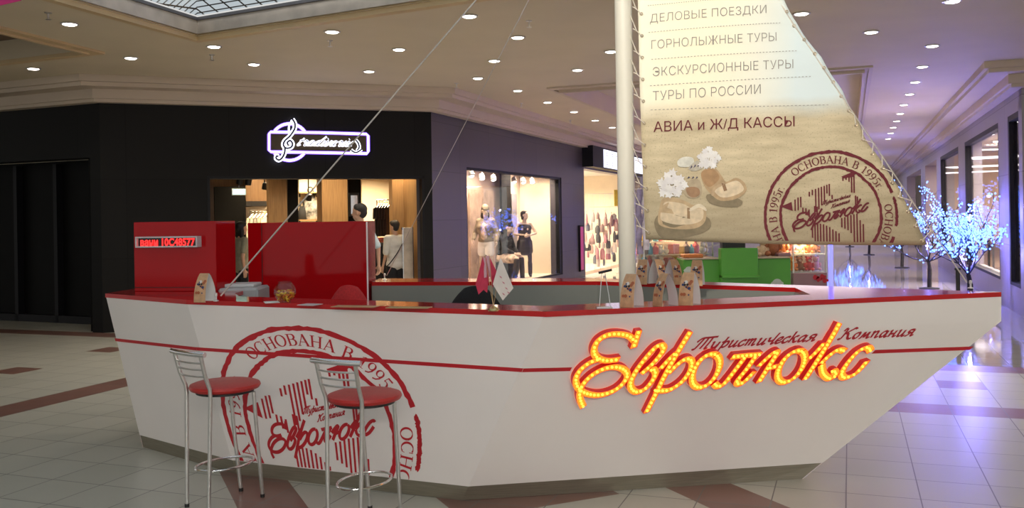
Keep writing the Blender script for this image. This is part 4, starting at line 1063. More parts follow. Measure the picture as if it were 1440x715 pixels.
# ================================================================== SMALL THINGS ON THE COUNTER
mBlob = [cmat('print_navy', (.03, .05, .16)), cmat('print_black', (.02, .018, .018)), cmat('print_white', (.75, .72, .68)), cmat('print_rust', (.42, .12, .05))]
def tent_card(loc, rz, label, group, tilt=0.0):
    t = thing('tent_card', loc, label, 'card', group)
    c, s = cos(rz), sin(rz)
    def W(x, y, z): return V((loc[0] + x * c - y * s, loc[1] + x * s + y * c, loc[2] + z))
    prof = []
    n = 9; hb, H = .052, .185
    for i in range(n + 1):
        v = i / n; prof.append((-hb * (1 - v ** 2.2) - .006 * (v < 1), H * v))
    prof = prof[:-1] + [(-.006, H * .985), (0, H), (.006, H * .985)] + [(-a, b) for a, b in prof[-2::-1]]
    wd = .088; mb = MB(); th = .0016
    def band(inn):
        vs = []
        for y, z in prof:
            k = 1 - (th * 30 if inn else 0) * 0; yy = y - (th if y < 0 else -th if y > 0 else 0) * (-1 if inn else 0); zz = z - (th if inn else 0) * (z > .1)
            w_ = wd * (1 - .22 * (z / H) ** 3)
            vs += [W(-w_ / 2, yy, max(0, zz)), W(w_ / 2, yy, max(0, zz))]
        return vs
    vs = band(False); m_ = len(prof)
    mb.mat(0).add(vs, [(2*i, 2*i+1, 2*i+3, 2*i+2) for i in range(m_ - 1)])
    vi = band(True); mb.mat(1).add(vi, [(2*i+1, 2*i, 2*i+2, 2*i+3) for i in range(m_ - 1)])
    mb.build('folded_card', [mCardTan, mPaper], t, fix=False)
    rp = random.Random(11)
    for side in (-1, 1):
        mb = MB()
        for q in range(16):
            mi = rp.choice([0, 1, 2, 3, 0, 1]); x, z = rp.uniform(-.026, .026), rp.uniform(.055, .135); r = rp.uniform(.005, .013)
            v = z / H; y = -hb * (1 - v ** 2.2) - .006
            dy = hb * 2.2 * v ** 1.2 / H
            pts = []
            for a in range(7):
                xx, zz = x + r * cos(a * 2*pi/7), z + r * .9 * sin(a * 2*pi/7); vv = zz / H; yy = -hb * (1 - vv ** 2.2) - .006 - .0012 - q * .00008
                pts.append(W(side * -1 * xx if side > 0 else xx, yy if side < 0 else -yy, zz))
            mb.mat(mi).add(pts, [tuple(range(7))])
        for q in range(3):
            z = .022 + q * .009; vv = z / H; yy = -hb * (1 - vv ** 2.2) - .0074
            mb.mat(3).add([W(x, side * -yy * -1 if side < 0 else -yy, zz) for x, zz in ((-.03, z), (.022, z), (.022, z + .003), (-.03, z + .003))], [(0, 1, 2, 3)])
        mb.build('picture_print', mBlob, t, fix=False)
    return t
def cardspot(px, py): p = atz(px, py, HT); return (p.x, p.y, HT)
tent_card(cardspot(288.5, 424.5), rad(-18), 'tan folded card at the foot of the pale stay wire on the left counter top', None)
tent_card(cardspot(889, 431), rad(-38), 'tan folded card standing right at the foot of the mast on the front counter', None)
tent_card(cardspot(936, 430), rad(-62), 'narrow-looking tan folded card in the middle of the three on the front counter', None)
tent_card(cardspot(970, 428.5), rad(-34), 'tan folded card on the front counter, farthest right of the front three', None)
for i, (px, py, rz, lab) in enumerate(((905, 399.5, -25, 'tan folded card on the rear counter just right of the mast'), (925, 399.5, 35, 'second tan folded card right of the mast on the rear counter'),
        (947, 400, 30, 'third tan folded card right of the mast on the rear counter'), (981, 401.5, -20, 'tan folded card apart from the others in front of the green stall'))):
    p = atz(px, py, HT); tent_card((p.x, p.y + .0, HT), rad(rz), lab, None)

# glass bowl of sweets
cb = atz(401, 425.5, HT)
t = thing('glass_bowl', cb, 'round clear glass bowl of orange sweets on the front counter', 'bowl')
R_ = .070; prof = [(.0, .004), (.035, .002)] + [(R_ * sin(a), R_ * .96 - R_ * cos(a)) for a in [rad(30 + i * 11.5) for i in range(11)]] 
prof += [(prof[-1][0] + .004, prof[-1][1] + .006)]
mb = MB(); mb.lathe(cb, prof, 30); mb.lathe(cb, [(max(0.0, r - .003), h + .003) for r, h in prof], 30); mb.build('bowl_wall', mGlassBowl, t, smooth=True)
mSweet = [M('sweet_' + n_, c_, .35, noise=.1, nscale=60) for n_, c_ in (('orange', (.75, .22, .01)), ('yellow', (.80, .52, .02)), ('rust', (.45, .08, .01)))]
rs = random.Random(4); proto = {}
def sweet_mesh(m):
    mb = MB(); mb.ball((0, 0, 0), (.012, .008, .007), 8, 6)
    for s_ in (-1, 1): mb.add([(s_ * .010, 0, 0), (s_ * .018, .007, .004), (s_ * .019, 0, -.002), (s_ * .018, -.007, .004)], [(0, 1, 2, 3)])
    o = mb.build('wrapped_sweet', m, None, smooth=True); return o
cnt = 0
for lay, (zz, rr_) in enumerate(((.014, .034), (.026, .047), (.038, .053), (.050, .056), (.062, .054), (.073, .042))):
    nn_ = (8, 13, 16, 17, 15, 9)[lay]
    for q in range(nn_):
        a = q * 2 * pi / nn_ + lay * .4; r_ = rr_ * rs.uniform(.72, 1.0) if q % 3 else rr_ * .35
        key = rs.randrange(3); pr = proto.get(key)
        if pr is None: o = proto[key] = sweet_mesh(mSweet[key])
        else: o = pr.copy(); col.objects.link(o)
        o.location = (cb.x + r_ * cos(a), cb.y + r_ * sin(a), HT + zz); o.rotation_euler = (rs.uniform(-.5, .5), rs.uniform(-.5, .5), rs.uniform(0, 6))
        tag(o, 'small wrapped sweet heaped with the others inside the round glass bowl', 'sweet', 'wrapped sweets in the glass bowl')

# table flags
fb = atz(694, 437.5, HT); fb.y += .0
t = thing('table_flag_stand', fb, 'small brass stand with three crossed paper flags on the front counter', 'flags')
mb = MB(); mb.lathe(fb, [(.030, 0), (.032, .004), (.028, .014), (.016, .020), (.009, .026), (0, .027)], 24); mb.build('base', mBrass, t, smooth=True)
def onfb(px, py, d=0.0): return at(px, py, fb.y + d)
mFlagR = M('crimson_flag_cloth', (.52, .02, .07), .6, noise=.12, nscale=20); mFlagW = M('white_flag_cloth', (.72, .66, .62), .6, noise=.05, nscale=20); mFlagP = M('pink_flag_band', (.60, .36, .42), .6, noise=.08)
def flag(stick, parts, nm, d):
    p = [fb + V((0, 0, .02)), onfb(*stick, d)]; mb = MB(); mb.tube(p, .0016, 6); s_ = mb.build('flagpole', mStick, t, smooth=True)
    for mt, pts in parts:
        mb = MB(); q = [onfb(x, y, d + .006 * sin(x * .9) ) for x, y in pts]; mb.slab(q, .0012); mb.build('flag', mt, s_)
flag((682, 360), [(mFlagR, [(679, 361), (684, 364), (686, 402), (673, 414.5), (669, 400)]), (mFlagP, [(679.5, 361), (683, 364), (685, 390), (681, 391)])], 'a', .02)
flag((688, 358), [(mFlagR, [(683, 361), (688, 390), (685, 412), (680, 408), (679, 395)]), (mFlagP, [(683, 360), (688, 360), (690, 389), (687, 390)]), (mFlagR, [(688, 361), (699, 383), (693, 406), (690, 392)])], 'b', .05)
flag((705, 361), [(mFlagW, [(704, 362), (722, 405.5), (707, 423), (693, 400)])], 'c', -.01)
mb = MB()
for k, (x, y) in enumerate(((702, 388), (706, 396), (710, 404), (713, 410), (706, 412))):
    q = onfb(x, y, -.016); mb.add([q, q + V((.012, 0, -.006)), q + V((.016, 0, -.016)), q + V((.005, 0, -.010))], [(0, 1, 2, 3)])
mb.build('flag_emblem', M('faded_rose_print', (.55, .22, .26), .6, noise=.1), t)

# papers and leaflets lying on the counter
def leaflet(px, py, w_, h_, rz, m, label, name='leaflet'):
    p = atz(px, py, HT); mb = MB(); mb.box((p.x, p.y, HT + .0015), (w_, h_, .003), rz); o = mb.build(name, m); return tag(o, label, 'paper')
leaflet(382, 425.5, .09, .12, rad(20), mPaper, 'small white leaflet lying left of the glass bowl')
leaflet(436, 429, .12, .10, rad(-25), cmat('pale_print', (.62, .62, .66), .3), 'white leaflet lying just right of the glass bowl')
leaflet(500, 431.5, .28, .10, rad(-16), cmat('tan_print', (.50, .30, .16), .3), 'tan brochure lying on the counter in front of the red chair', 'brochure')
leaflet(575, 433, .26, .09, rad(-14), cmat('gold_print', (.52, .36, .18), .3), 'gold-brown brochure lying left of the table flags', 'brochure')
# slim wire stand with a dark pen-like bar, left of the mast
ws = atz(850, 434, HT)
t = thing('wire_stand', ws, 'slim wire stand holding a dark bar left of the mast on the front counter', 'stand')
zt = at(850, 385, ws.y).z
mb = MB(); mb.tube([ws + V((-.028, 0, .006)), V((ws.x - .012, ws.y, zt)), V((ws.x + .006, ws.y, zt + .006)), ws + V((.035, 0, .006))], .0024, 6); mb.build('wire_frame', mChrome, t, smooth=True)
mb = MB(); mb.bbox((ws.x, ws.y, HT + .004), (.09, .05, .008), 0, .002); mb.build('foot', M('clear_acrylic_foot', (.6, .6, .62), .2, noise=.03), t)
mb = MB(); mb.tube([V((ws.x - .03, ws.y, zt + .004)), V((ws.x + .045, ws.y, zt + .020))], .007, 8); mb.build('bar', mBlack, t, smooth=True)

# ================================================================== BAR STOOLS
def bar_stool(loc, rz, label):
    t = thing('bar_stool', (loc[0], loc[1], 0), label, 'stool', 'bar stools in front of the counter')
    c, s = cos(rz), sin(rz)
    def W(x, y, z): return V((loc[0] + x * c - y * s, loc[1] + x * s + y * c, z))
    SZ = .708                                                                     # top of the seat; +x is the front of the stool
    mb = MB(); cpt = W(.01, 0, 0)
    mb.lathe((cpt.x, cpt.y, SZ), [(0, -.052), (.165, -.050), (.196, -.040), (.204, -.026), (.198, -.012), (.175, -.004), (.10, .004), (0, .006)], 40); mb.build('seat', mLeather, t, smooth=True)
    mb = MB(); mb.lathe((cpt.x, cpt.y, SZ - .062), [(.165, 0), (.165, .012)], 30); mb.build('seat_board', mBlack, t, smooth=True)
    r = .0115
    for y in (-1, 1):
        mb = MB(); mb.tube([W(-.185, y * .105, .004), W(-.175, y * .112, .35), W(-.168, y * .116, .655), W(-.172, y * .118, .70), W(-.205, y * .122, .78), W(-.235, y * .128, .90)], r, 12)
        l = mb.build('back_leg', mChromeDull, t, smooth=True)
        mb = MB(); p_ = W(-.185, y * .105, 0); mb.lathe(p_, [(.0135, 0), (.0135, .02)], 12); mb.build('foot_cap', mBlack, l, smooth=True)
        mb = MB(); mb.tube([W(.185, y * .105, .004), W(.150, y * .112, .35), W(.125, y * .115, .640)], r, 12); l = mb.build('front_leg', mChromeDull, t, smooth=True)
        mb = MB(); p_ = W(.185, y * .105, 0); mb.lathe(p_, [(.0135, 0), (.0135, .02)], 12); mb.build('foot_cap', mBlack, l, smooth=True)
    mb = MB(); n = 28; mb.tube([W(.178 * cos(2*pi*i/n) * 1.0, .178 * sin(2*pi*i/n) * .72, .225) for i in range(n)], .0075, 8, closed=True); mb.build('footrest_ring', mChrome, t, smooth=True)
    mb = MB(); mb.tube(catmull([W(-.230, -.160, .905), W(-.250, -.08, .907), W(-.256, 0, .908), W(-.250, .08, .907), W(-.230, .160, .905)], 5), .0155, 12); mb.build('top_rail', mChrome, t, smooth=True)
    for z, x in ((.855, -.225), (.815, -.213), (.775, -.203)):
        mb = MB(); mb.tube(catmull([W(x, -.124, z), W(x - .02, -.06, z), W(x - .026, 0, z), W(x - .02, .06, z), W(x, .124, z)], 4), .0055, 8); mb.build('back_slat', mChromeDull, t, smooth=True)
    return t
def stool_at(A_, B_, C_, D_):
    a, b, c_, d_ = [atz(x, y, 0) for x, y in (A_, B_, C_, D_)]
    ce = (a + b + c_ + d_) / 4; f_ = ((c_ + d_) - (a + b)) / 2; print('stool', ce, f_.length, math.degrees(atan2(f_.y, f_.x)), (a - b).length, (c_ - d_).length); return ce, atan2(f_.y, f_.x)
ce, rz = stool_at((260, 711), (308.5, 722), (325, 691), (373, 703))
bar_stool(ce, rz, 'left bar stool with round red seat and chrome frame before the stamp print')
ce2, rz2 = stool_at((455, 725), (527, 731), (503, 716), (569, 719))
s1 = atz(313, 536, .69); s2 = atz(511, 556, .69); print('seats', s1, s2)
bar_stool((s2.x, s2.y, 0), rz + rad(10), 'right bar stool with round red seat and chrome frame before the stamp print')
# ================================================================== FIGURES
def blob(name, parts, m, parent, vox=.012, off=V((0, 0, 0)), smooth_it=6):
    """one continuous surface grown round tapered limbs: parts = (p, q, rp, rq[, flat]) or ('e', centre, radii)"""
    mb = MB()
    for q in parts:
        if q[0] == 'e': mb.ball(q[1], q[2], 16, 10); continue
        a, b, r0, r1 = V(q[0]), V(q[1]), q[2], q[3]; fl = q[4] if len(q) > 4 else 1.0
        n0 = len(mb.v); L = (b - a).length; d = (b - a).normalized(); pr = []
        for i in range(5): t_ = i / 4; pr.append((r0 * sin(t_ * pi / 2), -r0 * cos(t_ * pi / 2)))
        for i in range(5): t_ = i / 4; pr.append((r1 * cos(t_ * pi / 2), L + r1 * sin(t_ * pi / 2)))
        pr[0] = (0, pr[0][1]); pr[-1] = (0, pr[-1][1])
        mb.lathe(a, pr, 16, axis=d)
        if fl != 1.0:                                                            # flatten front to back
            ctr = (a + b) / 2
            for i in range(n0, len(mb.v)): v = mb.v[i]; v.y = ctr.y + (v.y - ctr.y) * fl
    o = mb.build('tmp', m, None); o.modifiers.new('r', 'REMESH').mode = 'VOXEL'; o.modifiers['r'].voxel_size = vox
    sm = o.modifiers.new('s', 'SMOOTH'); sm.iterations = smooth_it; sm.factor = .5
    me = evalmesh(o); me.name = name; bpy.data.objects.remove(o)
    me.polygons.foreach_set('use_smooth', [True] * len(me.polygons)); me.materials.clear(); me.materials.append(m)
    me.transform(Matrix.Translation(-parent_world(parent))); r = bpy.data.objects.new(name, me); col.objects.link(r); r.parent = parent; return r
def hand(P, d, palm_n, s=1.0, side=1):
    """palm, five bent fingers; P wrist, d pointing direction, palm_n palm normal"""
    d = V(d).normalized(); n = V(palm_n).normalized(); n = (n - d * n.dot(d)).normalized(); x = d.cross(n) * side; P = V(P); out = []
    out.append((P, P + d * .05 * s, .022 * s, .024 * s))
    for k in (-1.5, -.5, .5, 1.5): out.append((P + d * .02 * s + x * k * .012 * s, P + d * .085 * s + x * k * .017 * s, .014 * s, .012 * s))
    for k, L in ((-1.5, .058), (-.5, .072), (.5, .078), (1.5, .070)):
        b = P + d * .085 * s + x * k * .018 * s; m1 = b + (d * .85 + n * .35).normalized() * L * .55 * s; e = m1 + (d * .55 + n * .8).normalized() * L * .5 * s
        out += [(b, m1, .0095 * s, .0085 * s), (m1, e, .0085 * s, .007 * s)]
    b = P + d * .025 * s + x * .022 * s; m1 = b + (d * .6 + x * .8 + n * .3).normalized() * .04 * s
    out += [(b, m1, .012 * s, .0105 * s), (m1, m1 + (d * .9 + x * .2 + n * .4).normalized() * .03 * s, .010 * s, .008 * s)]
    return out
def head_parts(c, look, s=1.0):
    """c = centre of the skull, look = facing direction"""
    f = V(look).normalized(); sd = V((0, 0, 1)).cross(f).normalized(); u = f.cross(sd); c = V(c); e = []
    def W(x, y, z): return c + sd * x * s + f * y * s + u * z * s
    P_ = [(W(0, -.012, .035), W(0, -.005, .030), .088 * s, .088 * s), (W(0, .035, .045), W(0, .045, -.045), .066 * s, .052 * s), (W(0, .055, -.075), W(0, .050, -.085), .036 * s, .030 * s),
          (W(-.03, .03, -.06), W(.03, .03, -.06), .036 * s, .036 * s), (W(0, .094, .012), W(0, .115, -.022), .010 * s, .015 * s), (W(-.018, .092, -.052), W(.018, .092, -.052), .009 * s, .009 * s),
          (W(-.018, .088, -.064), W(.018, .088, -.064), .009 * s, .009 * s), (W(-.03, .083, .028), W(-.02, .09, .030), .010 * s, .010 * s), (W(.03, .083, .028), W(.02, .09, .030), .010 * s, .010 * s)]
    for q in (-1, 1): P_.append((W(q * .079, -.005, .022), W(q * .082, -.008, -.020), .013 * s, .010 * s))
    eyes = [W(q * .031, .086, .008) for q in (-1, 1)]
    return P_, W, eyes
class Fig:
    def __init__(s, h, female=False): s.h = h; s.k = h / 1.75; s.fem = female
def figure(name, label, cat, loc, face, h, pose, skin, clothes, hair, hairlen=0, female=False, group=None):
    """pose: dict of joint positions in the body's own axes (x right, y forward, z up; unit height 1.75)"""
    root = thing(name, loc, label, cat, group); k = h / 1.75
    J = dict(pel=(0, 0, .93), chest=(0, .0, 1.30), neck=(0, -.01, 1.47), head=(0, .015, 1.635), shL=(-.18, -.01, 1.42), shR=(.18, -.01, 1.42), elL=(-.23, -.02, 1.13), elR=(.23, -.02, 1.13), wrL=(-.24, .06, .88), wrR=(.24, .06, .88),
             hipL=(-.09, 0, .91), hipR=(.09, 0, .91), knL=(-.10, .02, .50), knR=(.10, .02, .50), anL=(-.11, -.02, .08), anR=(.11, -.02, .08), look=(0, 1, 0), palm=(0, 0, 0))
    if female: J.update(shL=(-.155, -.01, 1.42), shR=(.155, -.01, 1.42))
    J.update(pose)
    R = Matrix.Rotation(face, 3, 'Z')
    def g(n): return V(loc) + R @ (V(J[n]) * k)
    def loc2(v): return V(loc) + R @ (V(v) * k)
    r = lambda x: x * k
    look = R @ V(J['look'])
    H, W, eyes = head_parts(g('head'), look, k)
    up_ = (g('neck') - g('pel')).normalized()
    sh_w = .10 if female else .115
    def torso(e=0.0, z0=None):
        a = g('pel'); c = g('chest'); wv = (g('shR') - g('shL')).normalized(); hv = (g('hipR') - g('hipL')).normalized(); wst = lerp(a, c, .45)
        hip = .082 if not female else .09
        return [(a - hv * r(.075), a + hv * r(.075), r(.102 + e), r(.102 + e)), (wst - wv * r(.05), wst + wv * r(.05), r((.090 if female else .105) + e), r((.090 if female else .105) + e)),
                (lerp(a, wst, .5) - hv * r(.06), lerp(a, wst, .5) + hv * r(.06), r(.098 + e), r(.098 + e)), (c - wv * r(.075), c + wv * r(.075), r(.105 + e), r(.105 + e)),
                (lerp(c, wst, .5) - wv * r(.065), lerp(c, wst, .5) + wv * r(.065), r(.102 + e), r(.102 + e)), (g('shL'), g('shR'), r(.056 + e), r(.056 + e)), (lerp(c, g('shL'), .5), lerp(c, g('shR'), .5), r(.085 + e), r(.085 + e))] + \
               ([(c + (R @ V((q * .07, .085, -.01))) * k, c + (R @ V((q * .07, .085, -.03))) * k, r(.05 + e), r(.05 + e)) for q in (-1, 1)] if female else [])
    def legs(e=0.0, to=1.0, flare=0.0, sides='LR'):
        o = []
        for q in sides:
            a, b, c = g('hip' + q), g('kn' + q), g('an' + q)
            o.append((a, b, r(.086 + e), r(.055 + e + flare * .4)))
            if to > .5: o.append((b, c, r(.054 + e + flare * .4), r(.037 + e + flare))); o.append((lerp(b, c, .28) - look.normalized() * r(.014), lerp(b, c, .45), r(.052 + e), r(.045 + e)))
        return o
    def arms(e=0.0, to=1.0):
        o = []
        for q in 'LR':
            a, b, c = g('sh' + q), g('el' + q), g('wr' + q)
            o.append((a, lerp(a, b, min(1, to * 2)), r(.050 + e), r(.050 - .010 * min(1, to * 2) + e)))
            if to > .5: o.append((b, lerp(b, c, to * 2 - 1), r(.039 + e), r(.026 + e)))
        return o
    def feet(e=0.0):
        o = []
        for q in 'LR':
            a = g('an' + q); fw = R @ V((0, 1, 0)); o += [(a + fw * r(-.03) - V((0, 0, r(.045))), a + fw * r(.14) - V((0, 0, r(.055))), r(.034 + e), r(.026 + e)), (a, a - V((0, 0, r(.04))), r(.036 + e), r(.036 + e))]
        return o
    def skirt(z1, e, flare):
        o = []; a = g('pel')
        for i in range(5):
            t_ = i / 4; kk = lerp(lerp(g('hipL'), g('hipR'), .5), lerp(g('knL'), g('knR'), .5), t_ * z1); wv = (g('hipR') - g('hipL')).normalized()
            o.append((kk - wv * r(.075 + flare * t_), kk + wv * r(.075 + flare * t_), r(.100 + e), r(.100 + e)))
        return o
    body = H + [(g('neck') - up_ * r(.03), g('head') - V((0, 0, r(.06))), r(.056), r(.052))] + torso(-.012) + legs(-.006) + arms(-.004) + feet(-.008)
    for q, sd in (('L', -1), ('R', 1)):
        d = (g('wr' + q) - g('el' + q)).normalized(); pn = R @ V((-sd, .25, 0)); body += hand(g('wr' + q), d, pn, k, sd)
    api = dict(torso=torso, legs=legs, arms=arms, feet=feet, skirt=skirt, g=g, W=W, r=r, R=R, look=look, loc2=loc2)
    b = blob('body', body, skin, root, .0085, smooth_it=3)
    mEye = bpy.data.materials.get('eye_dark') or M('eye_dark', (.02, .015, .012), .3, noise=.1)
    mb = MB(); [mb.ball(e_, (r(.009), r(.009), r(.006)), 8, 6) for e_ in eyes]; mb.build('eyes', mEye, root, smooth=True)
    if hair:
        hp = [(W(0, -.022, .052), W(0, -.012, .050), r(.090), r(.088)), (W(0, -.05, .0), W(0, -.045, -.02), r(.066), r(.058)), (W(-.045, .02, .085), W(.045, .02, .085), r(.045), r(.045)), (W(-.058, -.01, .055), W(.058, -.01, .055), r(.036), r(.036))]
        if hairlen: hp += [(W(q * .05, -.03, .02), W(q * .07, -.03, -.06 - hairlen), r(.045), r(.035)) for q in (-1, 0, 1)]
        blob('hair', hp, hair, root, .010, smooth_it=4)
    for nm, fn, m in clothes: blob(nm, fn(api), m, root, .011, smooth_it=4)
    return root, api

mTrouser = M('black_trouser_cloth', (.012, .012, .014), .9, noise=.1)
mTights = M('dark_tights', (.035, .028, .026), .7, noise=.1, nscale=40)
mBoot = M('dark_leather_boot', (.018, .015, .014), .35, noise=.1)
mDress = M('black_satin_cloth', (.018, .015, .014), .35, noise=.2, nscale=10, bump=.4, bscale=12)
mKhaki = M('khaki_jacket_cloth', (.24, .19, .12), .8, noise=.12, nscale=12, bump=.2, bscale=30)
mFloral = M('cream_printed_cloth', (.58, .44, .34), .8, noise=.45, nscale=14)
# man walking past behind the red cabinet
mgx = at(507, 300, 13.6)
figure('person', 'man with short dark hair and pale blue shirt walking behind the wide red cabinet', 'person', (mgx.x, 13.6, 0), rad(70), 1.86,
    dict(elL=(-.22, .10, 1.13), wrL=(-.22, .22, .92), elR=(.24, -.14, 1.14), wrR=(.25, -.14, .89), knL=(-.1, .16, .52), anL=(-.1, .20, .09), knR=(.1, -.02, .5), anR=(.1, -.26, .13)),
    mSkin, [('shirt', lambda a: a['torso'](.012) + a['arms'](.014, .45), mShirtB), ('trousers', lambda a: a['legs'](.014, 1, .012) + a['torso'](.003)[:1], M('grey_trouser_cloth', (.06, .06, .07), .9, noise=.1)), ('shoes', lambda a: a['feet'](.006), mBoot)], mHair)
# young man in a white shirt, back towards us
bx = at(556, 350, 15.85)
rt, ap = figure('person', 'young man in white shirt and black trousers seen from behind at the shop entrance', 'person', (bx.x, 15.85, 0), rad(40), 1.60,
    dict(elL=(-.25, -.06, 1.14), wrL=(-.27, .02, .90), elR=(.24, .02, 1.15), wrR=(.20, .16, .98)),
    mSkin, [('shirt', lambda a: a['torso'](.020) + a['arms'](.022, .46), mShirtW), ('trousers', lambda a: a['legs'](.018, 1, .012) + a['torso'](.008)[:1], mTrouser), ('shoes', lambda a: a['feet'](.006), mBoot)], mHair)
mb = MB(); L2 = ap['loc2']
mb.tube(catmull([L2(p) for p in ((.17, -.05, 1.47), (.08, -.155, 1.36), (-.06, -.16, 1.15), (-.2, -.10, .95), (-.235, .0, .88))], 5), .009, 8); mb.build('shoulder_strap', mBlackCloth, rt, smooth=True)
# woman passing between the cabinets
gx = at(339, 350, 15.3)
figure('person', 'woman in olive blouse and black shorts passing between the two red cabinets', 'person', (gx.x, 15.3, 0), rad(-40), 1.62,
    dict(elL=(-.20, .08, 1.14), wrL=(-.16, .26, 1.05), elR=(.20, -.1, 1.14), wrR=(.22, -.08, .90), knL=(-.08, .14, .52), anL=(-.08, .10, .09), knR=(.08, .0, .5), anR=(.08, -.2, .12)),
    mSkin, [('blouse', lambda a: a['torso'](.014) + a['arms'](.012, .35), mBlouse), ('shorts', lambda a: [(q[0], lerp(q[0], q[1], .42), q[2], q[2] * .95) for q in a['legs'](.016, .4)] + a['torso'](.006)[:1], mTrouser), ('shoes', lambda a: a['feet'](.006), mBoot)], mHair, .16, True)

# ================================================================== CLOTHES SHOP BEHIND THE BLACK STOREFRONT
def W_(px, py, d): k, z = wS.hit(px, py, d); return k, z
DB = 5.2; zc = 2.95
mShopFloor = M('shop_floor', (.20, .14, .09), .2, noise=.08, nscale=3)
kL_, kR_ = kA - 1.6, wS.L - .35
SL = wS.L; cpoly = [wS.p(k_, 0, d_) for k_, d_ in ((kL_, .3), (SL - .10, .3), (SL - .30, 1.60), (SL + 2.80, 5.15), (SL + 2.75, DB), (kL_, DB))]
mb = MB(); mb.prism([(q_.x, q_.y) for q_ in cpoly], zc, zc + .1); struct(mb, 'ceiling_shop', mShopCeil)
mb = MB(); wbox(mb, wS, kL_, SL + 2.75, 0, zc, DB, DB + .1); struct(mb, 'wall_shop_back', mWoodDark)
mb = MB(); wbox(mb, wS, kL_ - .1, kL_, 0, zc, .3, DB); struct(mb, 'wall_shop_left', mVoid)
mb = MB(); mb.slab([V((cpoly[i_].x, cpoly[i_].y, z_)) for i_, z_ in ((1, 0), (2, 0), (2, zc), (1, zc))], .04); mb.slab([V((cpoly[i_].x, cpoly[i_].y, z_)) for i_, z_ in ((2, 0), (3, 0), (3, zc), (2, zc))], .04); struct(mb, 'wall_shop_right', mWood)
def panel(px0, px1, d, z0, z1, dep, m, name, label, cat='panel'):
    k0, k1 = W_(px0, 300, d)[0], W_(px1, 300, d)[0]; q = wS.p((k0 + k1) / 2, z0, d + dep / 2)
    t = thing(name, q, label, cat); mb = MB(); wbox(mb, wS, k0, k1, z0, z1, d, d + dep); mb.build('body', m, t)
    mb = MB(); wbox(mb, wS, k0 - .004, k1 + .004, z0, z0 + .1, d - .004, d + dep); mb.build('plinth', mBlack, t); return t
panel(378, 404, 2.9, 0, zc, .35, mWood, 'wood_column', 'oak-veneered column just above the left end of the wide red cabinet', 'column')
panel(405, 419.5, 3.1, 0, zc, .30, mVoid, 'dark_column', 'black column between the oak column and the lit bag shelves', 'column')
panel(453, 489, 2.3, 0, zc, .60, mWood, 'wood_column', 'broad warm-lit oak column behind the walking man', 'column')
panel(490, 508, 2.7, 0, zc, .30, mVoid, 'dark_column', 'black column right of the broad oak column with a small framed mirror', 'column')
panel(552, 591, 1.0, 0, zc, .25, mWood, 'wood_column', 'wide oak panel at the right side of the shop entrance', 'column')
panel(293, 301, 1.6, 0, zc, .2, mWoodDark, 'wood_column', 'narrow brown post at the left edge of the shop entrance', 'column')
panel(302, 345, 4.4, 0, 2.35, .3, mVoid, 'dark_partition', 'black partition at the left back of the clothes shop', 'panel')
panel(346, 377, 4.5, 1.95, zc, .3, mWoodDark, 'wood_panel', 'dark oak panel above the small lit shelf', 'panel')
panel(421, 452, 4.6, 0, zc, .3, mCream, 'lit_wall_panel', 'bright cream wall panel behind the hanging bags', 'panel')
panel(509, 551, 4.6, 0, zc, .3, mCream, 'lit_wall_panel', 'bright cream wall panel behind the rail of black garments', 'panel')
panel(346, 377, 4.7, 0, 1.94, .2, mCream, 'lit_wall_panel', 'bright cream back of the small shelf of white clothes', 'panel')
# shop lights
for px, d, e in ((436, 3.9, 28), (530, 3.6, 30), (470, 1.6, 11), (362, 4.0, 12), (570, .75, 10), (320, 2.5, 5)):
    k, _ = W_(px, 300, d); q = wS.p(k, zc - .15, d); area('shop_lamp', q, .5, e, (1.0, .76, .46), spread=140)
mLampW = E('shop_lamp_lens', (1.0, .85, .65), 9)
for i, (px, py, lab) in enumerate(((307, 265, 'tiny ceiling lamp near the left end of the shop ceiling'), (418, 248.5, 'tiny ceiling lamp above the black column in the shop'), (519, 255.5, 'tiny ceiling lamp above the rail of black garments'), (311, 256, 'round dim ceiling lamp at the far left of the shop ceiling'))):
    best_d = min((abs(W_(px, py, d_ / 10)[1] - (zc - .01)), d_ / 10) for d_ in range(5, 50))[1]
    k, _ = W_(px, py, best_d); q = wS.p(k, zc, best_d); t = thing('ceiling_lamp', q, lab, 'lamp'); mb = MB(); mb.lathe(q - V((0, 0, .02)), [(.05, 0), (.06, .02)], 14); mb.build('rim', mTrimRing, t, smooth=True); mb = MB(); mb.lathe(q - V((0, 0, .026)), [(.04, 0), (.04, .008)], 14); mb.build('lens', mLampW, t)
# track spotlights
for px, py, lab in ((336.5, 253, 'left black spotlight on the shop ceiling track'), (348.5, 254, 'right black spotlight on the shop ceiling track'), (372, 261, 'black spotlight deeper in the shop beside the oak column'), (434, 277, 'black spotlight in front of the bag shelves')):
    d = 1.6 if px < 360 else 3.4; k, z = W_(px, py, d); q = wS.p(k, z, d); t = thing('track_spotlight', (q.x, q.y, zc), lab, 'spotlight')
    mb = MB(); mb.lathe(q + V((0, 0, -.07)), [(.02, -.01), (.058, 0), (.058, .10), (.04, .13), (0, .135)], 16, axis=(.25, -.3, 1)); mb.build('lamp_head', mBlack, t, smooth=True)
    mb = MB(); mb.tube([q + V((0, 0, .04)), V((q.x, q.y, zc))], .012, 8); mb.build('stem', mBlack, t)
